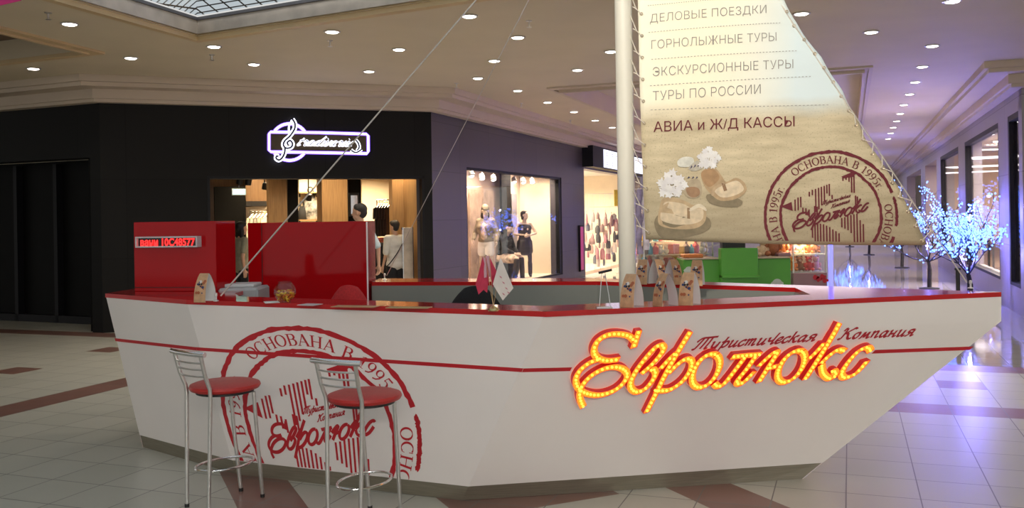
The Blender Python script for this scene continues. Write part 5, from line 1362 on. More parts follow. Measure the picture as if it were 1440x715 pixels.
# exit sign
k, z = W_(336, 270, 3.2); q = wS.p(k, z, 3.2); t = thing('exit_sign', q, 'small pale green exit sign hanging deep in the shop', 'sign')
mb = MB(); mb.box(q, (.26, .04, .13), wS.ang()); mb.build('case', M('white_sign_case', (.7, .7, .68), .4, noise=.03), t)
mb = MB(); mb.box(q + wS.n * .022, (.23, .006, .10), wS.ang()); mb.build('lit_face', E('exit_green', (.35, .75, .62), 1.0), t)
mb = MB(); mb.tube([q + V((0, 0, .06)), V((q.x, q.y, zc))], .006, 6); mb.build('hanger', mChrome, t)
# shelves, bags, garments
def wp(px, py, d): k, z = wS.hit(px, py, d); return wS.p(k, z, d)
def shelf(px0, px1, py, d, lab, dep=.3):
    k0, z = W_(px0, py, d); k1, _ = W_(px1, py, d); q = wS.p((k0+k1)/2, z, d + dep/2); t = thing('shelf', q, lab, 'shelf'); mb = MB(); wbox(mb, wS, k0, k1, z - .03, z, d, d + dep); mb.build('board', mWood, t)
    mb = MB(); [wbox(mb, wS, kk - .01, kk + .01, z - .10, z - .03, d + dep - .12, d + dep) for kk in (k0 + .04, k1 - .04)]; mb.build('bracket', mBlack, t)
    return z
z1 = shelf(421, 451, 309, 4.25, 'oak shelf under the black and white bag', .33); z2 = shelf(421, 451, 270, 4.25, 'upper oak shelf above the black and white bag', .33)
def bag(p, w, h, m, lab, dep=.14):
    t = thing('bag', p, lab, 'bag'); mb = MB(); p = V(p)
    n = 10; mb.lathe(p, [(w*.42, 0), (w*.5, h*.12), (w*.5, h*.5), (w*.36, h*.85), (w*.2, h)], 16); 
    for v in mb.v: v.y = p.y + (v.y - p.y) * (dep / w)
    mb.build('bag_body', m, t, smooth=True); mb = MB(); mb.tube(catmull([p + V((-w*.22, 0, h*.9)), p + V((-w*.15, 0, h*1.3)), p + V((w*.15, 0, h*1.3)), p + V((w*.22, 0, h*.9))], 5), .012, 8); mb.build('handle', mBlackCloth, t, smooth=True)
q = wp(437, 309, 4.38); bag((q.x, q.y, z1), .30, .50, M('mottled_black_white_cloth', (.22, .22, .21), .8, noise=.95, nscale=9), 'mottled black and white shoulder bag on the lit shelf')
q = wp(446, 309, 4.40); bag((q.x, q.y, z1), .22, .42, M('pale_bag_cloth', (.62, .52, .40), .8, noise=.1), 'pale cloth bag on the lit shelf right of the mottled bag')
q = wp(425, 309, 4.40); bag((q.x, q.y, z1), .18, .28, mBlackCloth, 'small black bag at the left end of the lit shelf')
def garment(p, w, h, m, name, lab, group, rz=None):
    t = thing(name, p, lab, 'garment', group); p = V(p); rz = wS.ang() if rz is None else rz; c, s = cos(rz), sin(rz); mb = MB()
    def L(x, y, z): return p + V((x * c - y * s, x * s + y * c, z))
    out = [(-.12, 0), (-.5, -.10), (-.62, -.42), (-.48, -.45), (-.40, -.28), (-.42, -1), (.42, -1), (.40, -.28), (.48, -.45), (.62, -.42), (.5, -.10), (.12, 0)]
    mb.slab([L(x * w, .03 * sin(x * 9), z * h) for x, z in out], .035); mb.build('cloth', m, t)
    mb = MB(); mb.tube([L(-.42 * w, -.015, -.09 * h), L(0, -.015, .03), L(.42 * w, -.015, -.09 * h)], .006, 6); mb.tube(catmull([L(0, -.015, .03), L(0, -.015, .07), L(.02, -.015, .09), L(.0, -.015, .105)], 4), .004, 6); mb.build('hanger', mChrome, t); return t
def rail(pa, pb, lab):
    t = thing('clothes_rail', (pa[0], pa[1], 0), lab, 'rail'); mb = MB(); mb.tube([pa, pb], .012, 8); mb.build('bar', mChrome, t, smooth=True)
    for e in (pa, pb): mb = MB(); mb.tube([e, (e[0], e[1], .012)], .012, 8); mb.lathe((e[0], e[1], 0), [(.08, 0), (.08, .012)], 12); mb.build('upright', mChrome, t)
ra, rb_ = wp(530, 287, 3.0), wp(550, 287, 3.0); ra.z = rb_.z = 2.02
rail(ra, rb_, 'chrome clothes rail holding the black garments in the lit shop corner')
for i in range(5):
    q = lerp(ra, rb_, .12 + .19 * i); garment((q.x, q.y, q.z - .105), .30, .62, M('black_garment_%d' % i, (.012 + .004 * i, .012, .016), .85, noise=.2), 'hanging_garment', 'black garment, number %s from the left on the rail right of the walking man' % ('one two three four five'.split()[i]), 'black garments on the rail', wS.ang() + rad(50))
ra, rb_ = wp(352, 293, 4.35), wp(377, 293, 4.35); ra.z = rb_.z = 1.86
rail(ra, rb_, 'short chrome rail holding white clothes on the small lit shelf')
for i in range(5):
    q = lerp(ra, rb_, .1 + .2 * i); c_ = ((.70, .64, .54), (.60, .56, .50), (.42, .40, .38), (.66, .60, .48), (.75, .70, .62))[i]
    garment((q.x, q.y, q.z - .105), .26, .55, cmat('pale_garment', c_, .85), 'hanging_garment', 'pale garment, number %s from the left on the short rail of white clothes' % ('one two three four five'.split()[i]), 'white clothes on the short rail', wS.ang() + rad(45))
# low table with dark folded clothes, acrylic stand, mirror
q = wp(524, 345, 1.5); t = thing('display_table', (q.x, q.y, 0), 'dark display table with black cloth behind the young man in the white shirt', 'table')
mb = MB(); mb.bbox((q.x, q.y, 1.18), (.62, .45, .06), wS.ang(), .01); mb.build('table_top', mBlack, t)
mb = MB(); mb.bbox((q.x, q.y, .585), (.52, .38, 1.13), wS.ang(), .03); mb.build('pedestal', mBlackCloth, t)
for i, (dx, c_) in enumerate(((-.2, (.55, .40, .30)), (0, (.05, .05, .06)), (.18, (.45, .10, .06)))):
    p = q + wS.d * dx; mb = MB(); [mb.bbox((p.x, p.y, 1.225 + .03 * j), (.17 - .01 * j, .24, .028), wS.ang(), .01) for j in range(3)]
    tag(mb.build('folded_clothes', cmat('folded_cloth', c_, .9)), ('beige folded clothes on the left of the dark display table', 'black folded clothes in the middle of the dark display table', 'rust-red folded clothes on the right of the dark display table')[i], 'clothes')
q = wp(573, 352, .45); t = thing('acrylic_stand', (q.x, q.y, 0), 'pale narrow acrylic display stand in front of the wide oak panel', 'stand')
zt = W_(573, 320, .45)[1]
mb = MB(); mb.bbox((q.x, q.y, zt/2), (.17, .10, zt), wS.ang(), .01); mb.build('column', M('pale_acrylic', (.50, .42, .34), .2, noise=.2, nscale=6), t); mb = MB()
for s_ in (-1, 1): p = q + wS.d * (s_ * .09); mb.box((p.x, p.y, zt/2), (.015, .11, zt), wS.ang())
mb.build('side_rail', mChrome, t)
k, z = W_(498, 288, 2.66); q = wS.p(k, z, 2.66); t = thing('framed_mirror', q, 'small framed mirror on the black column behind the walking man', 'mirror')
mb = MB(); mb.box(q, (.20, .03, .46), wS.ang()); mb.build('frame', mBlack, t); mb = MB(); mb.box(q + wS.n * .017, (.13, .004, .36), wS.ang()); mb.build('glass', mChrome, t)
q = wp(470, 250, 1.5)
# accessories stand seen between the cabinets
q = wp(322, 372, 2.6); t = thing('accessory_table', (q.x, q.y, 0), 'low wooden table of accessories seen between the two red cabinets', 'table')
mb = MB(); mb.bbox((q.x, q.y, .72), (.9, .55, .05), wS.ang(), .01); mb.build('table_top', mWood, t)
for sx_ in (-1, 1):
    for sy_ in (-1, 1): p = q + wS.d * (.4 * sx_) + wS.n * (.22 * sy_); mb = MB(); mb.box((p.x, p.y, .348), (.05, .05, .695), wS.ang()); mb.build('leg', mWoodDark, t)
rb2 = random.Random(9)
for i in range(14):
    c_ = rb2.choice([(.60, .44, .28), (.70, .62, .52), (.06, .05, .05), (.50, .12, .06), (.75, .66, .5)]); p = q + wS.d * (-.38 + .058 * i) + wS.n * rb2.uniform(-.16, .16); h_ = rb2.uniform(.12, .42)
    mb = MB(); mb.lathe((p.x, p.y, .745), [(.05, 0), (.06, h_ * .3), (.045, h_ * .75), (.02, h_)], 12); tag(mb.build('accessory', cmat('accessory', c_), smooth=True), 'small accessory crowded with others on the low wooden table', 'accessory', 'accessories on the low table')

# ---- glowing shop sign with script lettering
mNeon = E('sign_white_glow', (.80, .82, 1.0), 1.5); mHalo = E('sign_violet_edge', (.22, .10, .9), .9); mSignBrown = M('sign_brown_panel', (.07, .045, .022), .5, noise=.08); mInk = M('sign_navy_letter', (.006, .005, .03), .4, noise=.1)
def sg(x, y): return wS.hit(370 + x / 9.0, 160 + y / 9.0)
cs = sg(690, 370); q = wS.p(cs[0], cs[1], -.06); t = thing('shop_sign', q, 'glowing white framed shop sign with script lettering on the black storefront', 'sign')
def sgp(x, y, o): k, z = sg(x, y); return wS.p(k, z, -o)
def sgslab(mb, pts, o, dep):
    n = len(pts); mb.add([sgp(x, y, o) for x, y in pts] + [sgp(x, y, o - dep) for x, y in pts], [tuple(range(n)), tuple(range(2*n-1, n-1, -1))] + [(i, n+i, n+(i+1) % n, (i+1) % n) for i in range(n)])
def stroke3(pts, wd, o, m, nm, par, closed=False, k_=5, dep=.012):
    pp_ = [(p.x, p.y) for p in catmull(pts, k_, closed)] if k_ > 1 else pts
    if closed: pp_.append(pp_[0])
    mb = MB()
    for q_ in ribbon(pp_, wd): sgslab(mb, q_, o, dep)
    return mb.build(nm, m, par)
fr = [(70,262),(90,236),(700,244),(1295,262),(1320,285),(1322,480),(1305,508),(700,496),(95,486),(70,465)]
circle = [(330 + 235 * cos(a), 362 + 232 * sin(a)) for a in [2*pi*i/40 for i in range(40)]]
stroke3(circle, 26, .045, mNeon, 'ring', t, True, 1); stroke3(circle, 46, .038, mHalo, 'ring_edge', t, True, 1)
mb = MB(); sgslab(mb, ((75,245),(1315,268),(1315,500),(75,480)), .055, .03); mb.build('panel', mSignBrown, t)
stroke3(fr, 22, .062, mNeon, 'border', t, True, 1); stroke3(fr, 44, .058, mHalo, 'border_edge', t, True, 1)
clef = [(365,75),(395,130),(390,200),(330,290),(270,345),(250,400),(285,440),(345,430),(365,385),(335,345),(300,370),(310,400)]
clef2 = [(270,440),(265,500),(235,560),(195,590),(160,570),(165,540),(190,545)]; clef3 = [(365,85),(325,150),(320,230),(335,275)]
for s_ in (clef, clef2): stroke3(s_, 54, .066, mNeon, 'clef_outline', t); stroke3(s_, 24, .070, mInk, 'clef', t)
stroke3(clef3, 20, .066, mNeon, 'clef_outline', t)
st, L = script_word('tradivariu', .5, .05)
for wd, o, m, nm in ((18, .067, mNeon, 'script_outline'), (9, .071, mInk, 'script_letter')):
    x_ = 0.0
    for ch in 'tradivariu':
        mb = MB()
        for s_ in script_word(ch, .5, .05)[0]:
            for q_ in ribbon([(405 + 700 * (x + x_) / L, 405 + 12 * (x + x_) / L - y * 62) for x, y in s_], wd): sgslab(mb, q_, o, .010)
        mb.build(nm, m, t); x_ += SCR[ch][0] + .05
tail = [(1165,340),(1195,380),(1205,430),(1180,470)]; tail2 = [(1105,465),(1140,490),(1185,490),(1235,455)]
for s_ in (tail, tail2): stroke3(s_, 40, .068, mNeon, 'script_outline', t); stroke3(s_, 20, .072, mInk, 'script_letter', t)

# ================================================================== SHOW WINDOW WITH MANNEQUINS
def ww(px, py, d): k, z = wW.hit(px, py, d); return wW.p(k, z, d)
DW = 1.2
mb = MB(); wbox(mb, wW, kw0 - .03, kw1 + .3, zw + .35, zw + .43, .3, DW); struct(mb, 'ceiling_window', M('brown_window_soffit', (.20, .15, .12), .6, noise=.05))
mb = MB(); wbox(mb, wW, kw0 - .03, kw1 + .3, 0, zwb, .3, DW); struct(mb, 'floor_window', mCream)
mb = MB(); wbox(mb, wW, kw0 - .07, kw0 - .03, 0, zw + .4, .3, DW); wbox(mb, wW, kw1 + .3, kw1 + .4, 0, zw + .4, .3, DW); struct(mb, 'wall_window_sides', mCream)
mb = MB(); wbox(mb, wW, kw0 - .07, kw1 + .4, 0, zw + .43, DW, DW + .1); struct(mb, 'wall_window_back', M('pinkish_backdrop', (.72, .56, .46), .7, noise=.06, nscale=1.5))
def wpanel(px0, px1, d, z0, z1, m, name, lab):
    k0, k1 = wW.hit(px0, 300, d)[0], wW.hit(px1, 300, d)[0]; q = wW.p((k0+k1)/2, z0, d + .02); t = thing(name, q, lab, 'panel'); mb = MB(); wbox(mb, wW, k0, k1, z0, z1, d, d + .05); mb.build('board', m, t)
    mb = MB(); wbox(mb, wW, k0, k1, z0, z0 + .03, d - .02, d + .07); mb.build('foot_rail', mChromeDull, t)
wpanel(661, 694, .98, zwb, 2.25, M('mural_board', (.42, .30, .22), .5, noise=.6, nscale=2.2), 'mural_panel', 'mottled brown mural panel behind the mannequin in the cap')
wpanel(706, 719, 1.02, zwb, zw + .3, mVoid, 'dark_curtain_panel', 'tall black panel between the two halves of the show window')
wpanel(720, 727, 1.06, zwb, 2.2, mPurpleStone, 'grey_panel', 'narrow grey panel right of the tall black panel in the show window')
wpanel(752, 762, 1.08, zwb, 2.3, mPurpleStone, 'grey_panel', 'narrow grey-mauve panel right of the mannequin in the black dress')
for px, d, e in ((676, .6, 26), (742, .65, 36), (770, .7, 30), (705, .5, 14)):
    k, _ = wW.hit(px, 300, d); area('window_lamp', wW.p(k, zw + .25, d), .45, e, (1.0, .82, .62), spread=150)
for i, (px, py) in enumerate(((663, 246.5), (678, 250.5), (694, 252), (723, 255), (736, 256), (748.5, 255.5), (758, 257))):
    d = .7; k, z = wW.hit(px, py, d); q = wW.p(k, z, d); bright = px in (748.5, 758)
    t = thing('window_spotlight', q, ('white spotlight number %s from the left along the top of the show window' % ('one two three four five six seven'.split()[i])), 'spotlight', 'spotlights in the show window')
    mb = MB(); mb.lathe(q, [(.045, -.03), (.07, 0), (.05, .09), (.0, .11)], 14, axis=(-.2, .3, 1)); mb.build('lamp_head', mTrimRing, t, smooth=True)
    mb = MB(); mb.lathe(q + V((.006, -.009, -.036)), [(.04, 0), (.055, .012)], 14, axis=(-.2, .3, 1)); mb.build('lens', E('spot_lens', (.55, .45, 1.0) if bright else (1, .9, .8), 14 if bright else 4), t)
    mb = MB(); mb.tube([q + V((0, 0, .09)), V((q.x, q.y, zw + .35))], .010, 6); mb.build('stem', mTrimRing, t)
# mannequins
def mstand(px, py, d): k, z = wW.hit(px, py, d); q = wW.p(k, 0, d); return (q.x, q.y, zwb)
p = mstand(738.5, 380, .66); hM = (wW.hit(737, 297.5, .66)[1] - zwb)
figure('mannequin', 'standing mannequin in black strapless dress and dark tights on the right of the show window', 'mannequin', p, rad(185), min(1.85, hM),
    dict(elL=(-.30, .02, 1.16), wrL=(-.10, .20, 1.10), elR=(.27, .05, 1.14), wrR=(.02, .22, 1.12), knL=(-.13, .05, .50), anL=(-.14, -.02, .08), knR=(.16, .06, .50), anR=(.24, .02, .08), look=(-.9, .5, 0)),
    mManneq, [('dress', lambda a: a['torso'](.014)[:5] + a['skirt'](.52, .035, .02), mDress), ('tights', lambda a: a['legs'](.002), mTights), ('boots', lambda a: [(lerp(q[0], q[1], .35), q[1], q[2] * .95, q[3] * 1.15) for q in a['legs'](.012)[1::3]] + a['feet'](.008), mBoot)], mHair, .02, True)
p = mstand(684, 380, .62); hM = (wW.hit(684, 291, .62)[1] - zwb)
rt, ap = figure('mannequin', 'standing mannequin in khaki jacket, white shorts and flat cap in the show window', 'mannequin', p, rad(160), min(1.85, hM),
    dict(elL=(-.27, -.02, 1.14), wrL=(-.30, .12, .95), elR=(.27, -.02, 1.14), wrR=(.24, .16, 1.0), look=(-.5, .8, 0)),
    mManneq, [('jacket', lambda a: a['torso'](.024)[1:] + a['arms'](.020, .9), mKhaki), ('top', lambda a: [(a['g']('chest') + (a['R'] @ V((0, .075, -.10 - .06 * j))) * a['r'](1), a['g']('chest') + (a['R'] @ V((0, .075, .02))) * a['r'](1), a['r'](.085), a['r'](.075)) for j in range(3)], mFloral), ('shorts', lambda a: [(q[0], lerp(q[0], q[1], .45), q[2], q[2]) for q in a['legs'](.016, .4)] + a['torso'](.008)[:1], mPaper), ('boots', lambda a: a['feet'](.010), mBoot)], mHair, .05, True)
W2h = ap['W']; r_ = ap['r']; blob('flat_cap', [(W2h(0, -.02, .095), W2h(0, .05, .085), r_(.085), r_(.075)), (W2h(-.04, .11, .06), W2h(.04, .11, .06), r_(.018), r_(.018))], mKhaki, rt, .011)
p = mstand(708, 385, .66)
qz = at(711, 330, p[1]).z
t = thing('display_block', (p[0], p[1] + .05, zwb), 'dark block under the seated mannequin in the show window', 'block')
zs0 = qz - zwb
seat_z = .42
mb = MB(); mb.bbox((p[0] + .05, p[1] + .1, zwb + seat_z / 2), (.40, .34, seat_z), wW.ang(), .02); mb.build('body', mVoid, t); mb = MB(); mb.bbox((p[0] + .05, p[1] + .1, zwb + seat_z + .008), (.42, .36, .016), wW.ang(), .006); mb.build('top', mBlack, t)
dz = seat_z + .115 - .93
rt, ap = figure('mannequin', 'seated mannequin in black jacket, cap and cream skirt in the middle of the show window', 'mannequin', (p[0], p[1] + .1, zwb), rad(235), 1.72,
    {**{n: (x, y, z + dz) for n, (x, y, z) in dict(pel=(0, 0, .93), chest=(0, .06, 1.28), neck=(0, .10, 1.45), head=(0, .16, 1.60), shL=(-.155, .08, 1.40), shR=(.155, .08, 1.40), elL=(-.20, .16, 1.13), elR=(.20, .18, 1.13), wrL=(-.10, .36, 1.02), wrR=(.08, .38, 1.02), hipL=(-.09, 0, .91), hipR=(.09, 0, .91)).items()},
     'knL': (-.09, .44, .54), 'knR': (.11, .46, .52), 'anL': (-.10, .46, .09), 'anR': (.14, .40, .09), 'look': (0, 1, -.1)},
    mManneq, [('jacket', lambda a: a['torso'](.020)[1:] + a['arms'](.018, .9), mBlackCloth), ('skirt', lambda a: [(q[0], lerp(q[0], q[1], .7), q[2], q[2]) for q in a['legs'](.03, .4)] + a['torso'](.016)[:1], mFloral), ('boots', lambda a: [(lerp(q[0], q[1], .1), q[1], q[2] * 1.05, q[3] * 1.2) for q in a['legs'](.010)[1::3]] + a['feet'](.010), mBoot)], mHair, .16, True)
W2h = ap['W']; r_ = ap['r']; blob('cap', [(W2h(0, -.02, .085), W2h(0, .02, .085), r_(.092), r_(.088)), (W2h(-.03, .12, .055), W2h(.03, .12, .055), r_(.016), r_(.016))], mBlackCloth, rt, .011)
# ================================================================== ACCESSORY SHOP, STALL, TREES, RIGHT-HAND SHOPS
def hw(px, py, d=0.0): k, z = wW.hit(px, py, d); return wW.p(k, z, d)
mb = MB(); wbox(mb, wW, kEnd, kShop1, 0, 3.0, 3.2, 3.3); struct(mb, 'wall_accessory_back', M('bright_cream_wall', (.86, .78, .62), .7, noise=.04))
mb = MB(); wbox(mb, wW, kEnd - .12, kEnd, 0, 3.0, .3, 3.2); wbox(mb, wW, kShop1, kShop1 + .1, 0, 3.0, .3, 3.2); struct(mb, 'wall_accessory_sides', mCream)
mb = MB(); wbox(mb, wW, kEnd, kShop1, 3.0, 3.1, .3, 3.2); struct(mb, 'ceiling_accessory', M('white_shop_ceiling', (.8, .75, .68), .7, noise=.03))
for f_ in (.15, .4, .7): area('shop_lamp', wW.p(kEnd + (kShop1 - kEnd) * f_, 2.9, 1.6), 1.2, 52, (1.0, .84, .66), spread=160)
# lightbox sign over its entrance
k0, k1 = wW.hit(834, 225)[0], kShop1; zt = wW.hit(835, 211)[1]; zb = wW.hit(835, 236)[1]; q = wW.p(k0, zb, -.2)
t = thing('lightbox_sign', q, 'long white glowing lightbox above the accessory shop left of the mast', 'sign')
mb = MB(); wbox(mb, wW, kEnd - .15, k1, zb - .03, zt + .04, -.30, 0.0); mb.build('case', mFrame, t)
mS_ = M('lightbox_face', (.7, .7, .75), .4, emit=(.78, .80, 1.0), es=.55)
mb = MB(); wbox(mb, wW, k0, k1 - .05, zb, zt, -.312, -.30); f_ = mb.build('lit_face', mS_, t)
mb = MB(); rr = random.Random(2)
for i in range(9):
    kc = k0 + .35 + i * .62; zc_ = (zt + zb) / 2
    for w_ in (.17, .10):
        ring_ = [(kc + w_ * cos(a) * (1 + .2 * sin(3*a)), zc_ + w_ * 1.0 * sin(a)) for a in [2*pi*j/16 for j in range(17)]]
        for q_ in ribbon(ring_, .03): mb.add([wW.p(a, b, -.3135) for a, b in q_], [(0, 1, 2, 3)])
mb.build('pale_pattern', E('lightbox_pattern', (.42, .42, .95), .5), t, fix=False)
# goods on the slatwall and a counter in front
rg = random.Random(21)
goods = [cmat('goods_' + str(i), c) for i, c in enumerate([(.34, .22, .22), (.10, .10, .11), (.52, .38, .34), (.32, .29, .28), (.50, .24, .28), (.20, .22, .28), (.62, .54, .50)])]
protoG = []
for i, m_ in enumerate(goods):
    mb = MB(); mb.lathe((0, 0, -.20), [(.05, 0), (.065, .04), (.06, .12), (.02, .17)], 10); [setattr(v, 'y', v.y * .4) for v in mb.v]; mb.tube(catmull([(-.02, 0, -.04), (-.012, 0, .0), (.012, 0, .0), (.02, 0, -.04)], 4), .004, 6); o = mb.build('hanging_purse', m_, None, smooth=True); protoG.append(o)
n_g = 0; GX = at(845, 340, wW.p(wW.hit(845, 300)[0], 0).y + 1.6); GD = V((1, .12, 0)).normalized()
for row in range(8):
    for c_ in range(14):
        q = V((GX.x, GX.y, 0)) + GD * (-1.1 + c_ * .17 + rg.uniform(-.03, .03)); q.z = .55 + row * .17 + rg.uniform(-.03, .03); i = rg.randrange(len(goods))
        if n_g < len(goods): o = protoG[n_g]
        else: o = protoG[i].copy(); col.objects.link(o)
        n_g += 1; o.location = q + V((rg.uniform(-.06, .06), rg.uniform(-.1, .04), rg.uniform(-.08, .08))); o.scale = (rg.uniform(.5, 1.5), 1.2, rg.uniform(.9, 2.2)); o.rotation_euler = (0, 0, rg.uniform(-.6, .6)); tag(o, 'small hanging purse among the crowded goods of the bright accessory shop', 'purse', 'purses hanging in the accessory shop')
for c_ in range(3):
    q = V((GX.x, GX.y + .06, 0)) + GD * (-1.0 + c_ * 1.15); t = thing('goods_rack', q, 'tall wire rack of purses, %s from the entrance in the accessory shop' % ('nearest', 'second', 'third')[c_], 'rack')
    mb = MB()
    for j in range(-3, 4): mb.tube([q + GD * (.17 * j), q + GD * (.17 * j) + V((0, 0, 2.3))], .006, 6)
    mb.build('wire_upright', mChromeDull, t); mb = MB(); [mb.tube([q + GD * -.55 + V((0, 0, .3 + j * .4)), q + GD * .55 + V((0, 0, .3 + j * .4))], .006, 6) for j in range(6)]; mb.build('wire_bar', mChromeDull, t)
# yellow notice board beside the mast, red light strip at the wall end
q = hw(869, 280, -.5); t = thing('notice_board', (q.x, q.y, 0), 'yellow notice board on a post just left of the mast', 'sign')
mb = MB(); za, zb_ = hw(868, 267, -.5).z, hw(868, 290, -.5).z; mb.bbox((q.x + .1, q.y, (za + zb_) / 2), (.42, .04, za - zb_), 0, .01); mb.build('board', cmat('yellow_board', (.62, .46, .06)), t)
mb = MB(); mb.tube([(q.x + .1, q.y, zb_), (q.x + .1, q.y, .03)], .02, 8); mb.lathe((q.x + .1, q.y, 0), [(.18, 0), (.18, .02), (.03, .04)], 16); mb.build('post', mChromeDull, t, smooth=True)
k0, k1 = wW.hit(813.5, 350)[0], wW.hit(818.5, 350)[0]; z0, z1 = wW.hit(816, 382)[1], wW.hit(816, 317)[1]; q = wW.p(k0, z0, -.03)
t = thing('lit_poster', q, 'narrow crimson lit poster at the right end of the charcoal window wall', 'poster'); mb = MB(); wbox(mb, wW, k0, k1, z0, z1, -.05, 0); mb.build('frame', mFrame, t); mb = MB(); wbox(mb, wW, k0 + .04, k1 - .04, z0 + .04, z1 - .04, -.056, -.05); mb.build('lit_face', E('poster_crimson', (.40, .02, .12), .32), t)
# pale scarf hanging at the right of the mast
q = at(898, 270, 13.5); zlo = at(898, 366, 13.5).z
t = thing('clothes_stand', (q.x, q.y, 0), 'slim stand with long pale violet scarves just right of the mast', 'stand'); mb = MB(); mb.tube([(q.x, q.y, 0.02), (q.x, q.y, q.z + .06)], .015, 8); mb.lathe((q.x, q.y, 0), [(.2, 0), (.2, .02), (.02, .03)], 16); mb.tube([(q.x - .12, q.y, q.z + .04), (q.x + .14, q.y, q.z + .04)], .01, 6); mb.build('pole', mChromeDull, t, smooth=True)
for i, c_ in enumerate(((.55, .50, .62), (.30, .26, .40), (.62, .58, .66))):
    mb = MB(); x = q.x - .09 + .09 * i; pts = []; n = 14
    for j in range(n + 1):
        zz = q.z + .03 - (q.z - zlo) * j / n * (1 - .06 * i); pts.append((x + .012 * sin(j * .9 + i), q.y - .02 - .01 * sin(j * .6), zz))
    mb.tube(pts, [.03 + .018 * abs(sin(j * .7 + i)) for j in range(n + 1)], 10); o = mb.build('scarf', M('scarf_cloth', c_, .8, noise=.25, nscale=12), None, smooth=True)
    tag(o, ('left pale violet scarf hanging just right of the mast', 'middle dark violet scarf hanging just right of the mast', 'right whitish scarf hanging just right of the mast')[i], 'scarf')

# ---- green toy stall in the arcade
YG = 14.0
gx0, gx1 = at(961, 380, YG).x, at(1112, 380, YG).x; gz = at(1036, 364.5, YG).z; gzr = at(1030, 349, YG).z; rx0, rx1 = at(1011, 380, YG).x, at(1062, 380, YG).x
t = thing('stall_counter', ((gx0 + gx1) / 2, YG, 0), 'bright green stall counter with raised middle panel behind the boat counter', 'counter')
mb = MB(); mb.bbox(((gx0 + gx1) / 2, YG + .3, gz / 2), (gx1 - gx0, .6, gz), 0, .008); mb.build('body', mGreen, t)
mb = MB(); mb.bbox(((rx0 + rx1) / 2, YG - .07, (gzr + .32) / 2), (rx1 - rx0, .20, gzr - .32), 0, .006); mb.build('raised_panel', mGreen, t)
mb = MB(); mb.box(((rx0 + rx1) / 2, YG - .10, at(1036, 388, YG).z), (rx1 - rx0, .30, .03)); mb.build('ledge', mGreen, t)
mb = MB(); mb.box(((gx0 + rx0) / 2, YG + .28, gz + .012), (rx0 - gx0 - .03, .60, .02)); mb.build('counter_top', cmat('pale_counter_edge', (.45, .36, .28)), t); mb = MB(); mb.box(((rx1 + gx1) / 2, YG + .28, gz + .012), (gx1 - rx1 - .03, .60, .02)); mb.build('counter_top', cmat('pale_counter_edge', (.45, .36, .28)), t)
mClo = cmat('pale_cloud', (.45, .50, .45))
for px, py, r in ((969, 379.5, .06), (1050, 398, .07), (1093, 397.5, .07)):
    mb = MB()
    q = at(px, py, YG - .002); n_ = 16; mb.slab([q + V((r * cos(2*pi*i/n_), -.002, r * .8 * sin(2*pi*i/n_))) for i in range(n_)], .004)
    for dx, r2 in ((-.7, .7), (.75, .65)): mb.slab([q + V((dx * r + r2 * r * cos(2*pi*i/n_), -.003, -.25 * r + r2 * r * .7 * sin(2*pi*i/n_))) for i in range(n_)], .004)
    mb.build('cloud_motif', mClo, t)
# things on it
def box_thing(name, c, s, m, lab, cat): 
    t = thing(name, (c[0], c[1], c[2] - s[2] / 2), lab, cat); mb = MB(); mb.bbox(c, s, 0, .01); mb.build('case', m, t); mb = MB(); mb.box((c[0], c[1] - s[1] / 2 - .002, c[2] + s[2] * .1), (s[0] * .8, .004, s[2] * .6)); mb.build('front', mBlack, t); return t
q = at(1029, 340, YG + .45); box_thing('cash_register', (q.x, YG + .40, gz + .25), (.36, .2, .45), mBlack, 'black till screen standing behind the raised green panel', 'register')
q = at(972, 361, YG + .3); mb = MB(); mb.bbox((q.x, YG + .25, gz + .05), (.30, .3, .055), 0, .01); tag(mb.build('tray', cmat('orange_tray', (.50, .16, .04))), 'flat orange tray on the left end of the green stall counter', 'tray')
q = at(1098, 360, YG + .3); mb = MB(); mb.bbox((q.x, YG + .25, gz + .05), (.20, .3, .055), 0, .01); tag(mb.build('box', mMauve), 'small mauve box on the right end of the green stall counter', 'box')
# big orange plush and toys: one builder
plush_mats = [M('plush_' + n_, c, .95, noise=.12, nscale=30, bump=.4, bscale=120) for n_, c in (('orange', (.66, .22, .05)), ('pink', (.68, .36, .34)), ('brown', (.34, .13, .06)), ('cream', (.70, .52, .34)), ('red', (.55, .06, .05)))]
def plush(loc, s, m, label, group=None, full=True):
    t = thing('plush_toy', loc, label, 'toy', group); x, y, z = loc
    mb = MB(); mb.ball((x, y, z + .32 * s), (.26 * s, .22 * s, .32 * s), 12, 8); [mb.ball((x + q * .22 * s, y - .16 * s, z + .10 * s), (.11 * s, .15 * s, .10 * s), 10, 6) for q in (-1, 1)]; [mb.ball((x + q * .27 * s, y - .06 * s, z + .38 * s), (.09 * s, .10 * s, .16 * s), 10, 6) for q in (-1, 1)]; mb.build('body', m, t, smooth=True)
    mb = MB(); mb.ball((x, y - .03 * s, z + .74 * s), (.22 * s, .20 * s, .20 * s), 12, 8); [mb.ball((x + q * .17 * s, y, z + .92 * s), (.075 * s, .045 * s, .075 * s), 10, 6) for q in (-1, 1)]; mb.build('head', m, t, smooth=True)
    mb = MB(); mb.ball((x, y - .20 * s, z + .69 * s), (.09 * s, .07 * s, .07 * s), 10, 6); mb.build('muzzle', plush_mats[3], t, smooth=True)
    mb = MB(); [mb.ball((x + q * .08 * s, y - .20 * s, z + .79 * s), .022 * s, 8, 6) for q in (-1, 1)]; mb.ball((x, y - .265 * s, z + .71 * s), .026 * s, 8, 6); mb.build('eyes_nose', mBlack, t, smooth=True)
    return t
q = at(1087, 360, YG + .3); plush((q.x, YG + .32, gz + .022), .44, plush_mats[2], 'large brown plush toy sitting on the green counter under the sail edge')
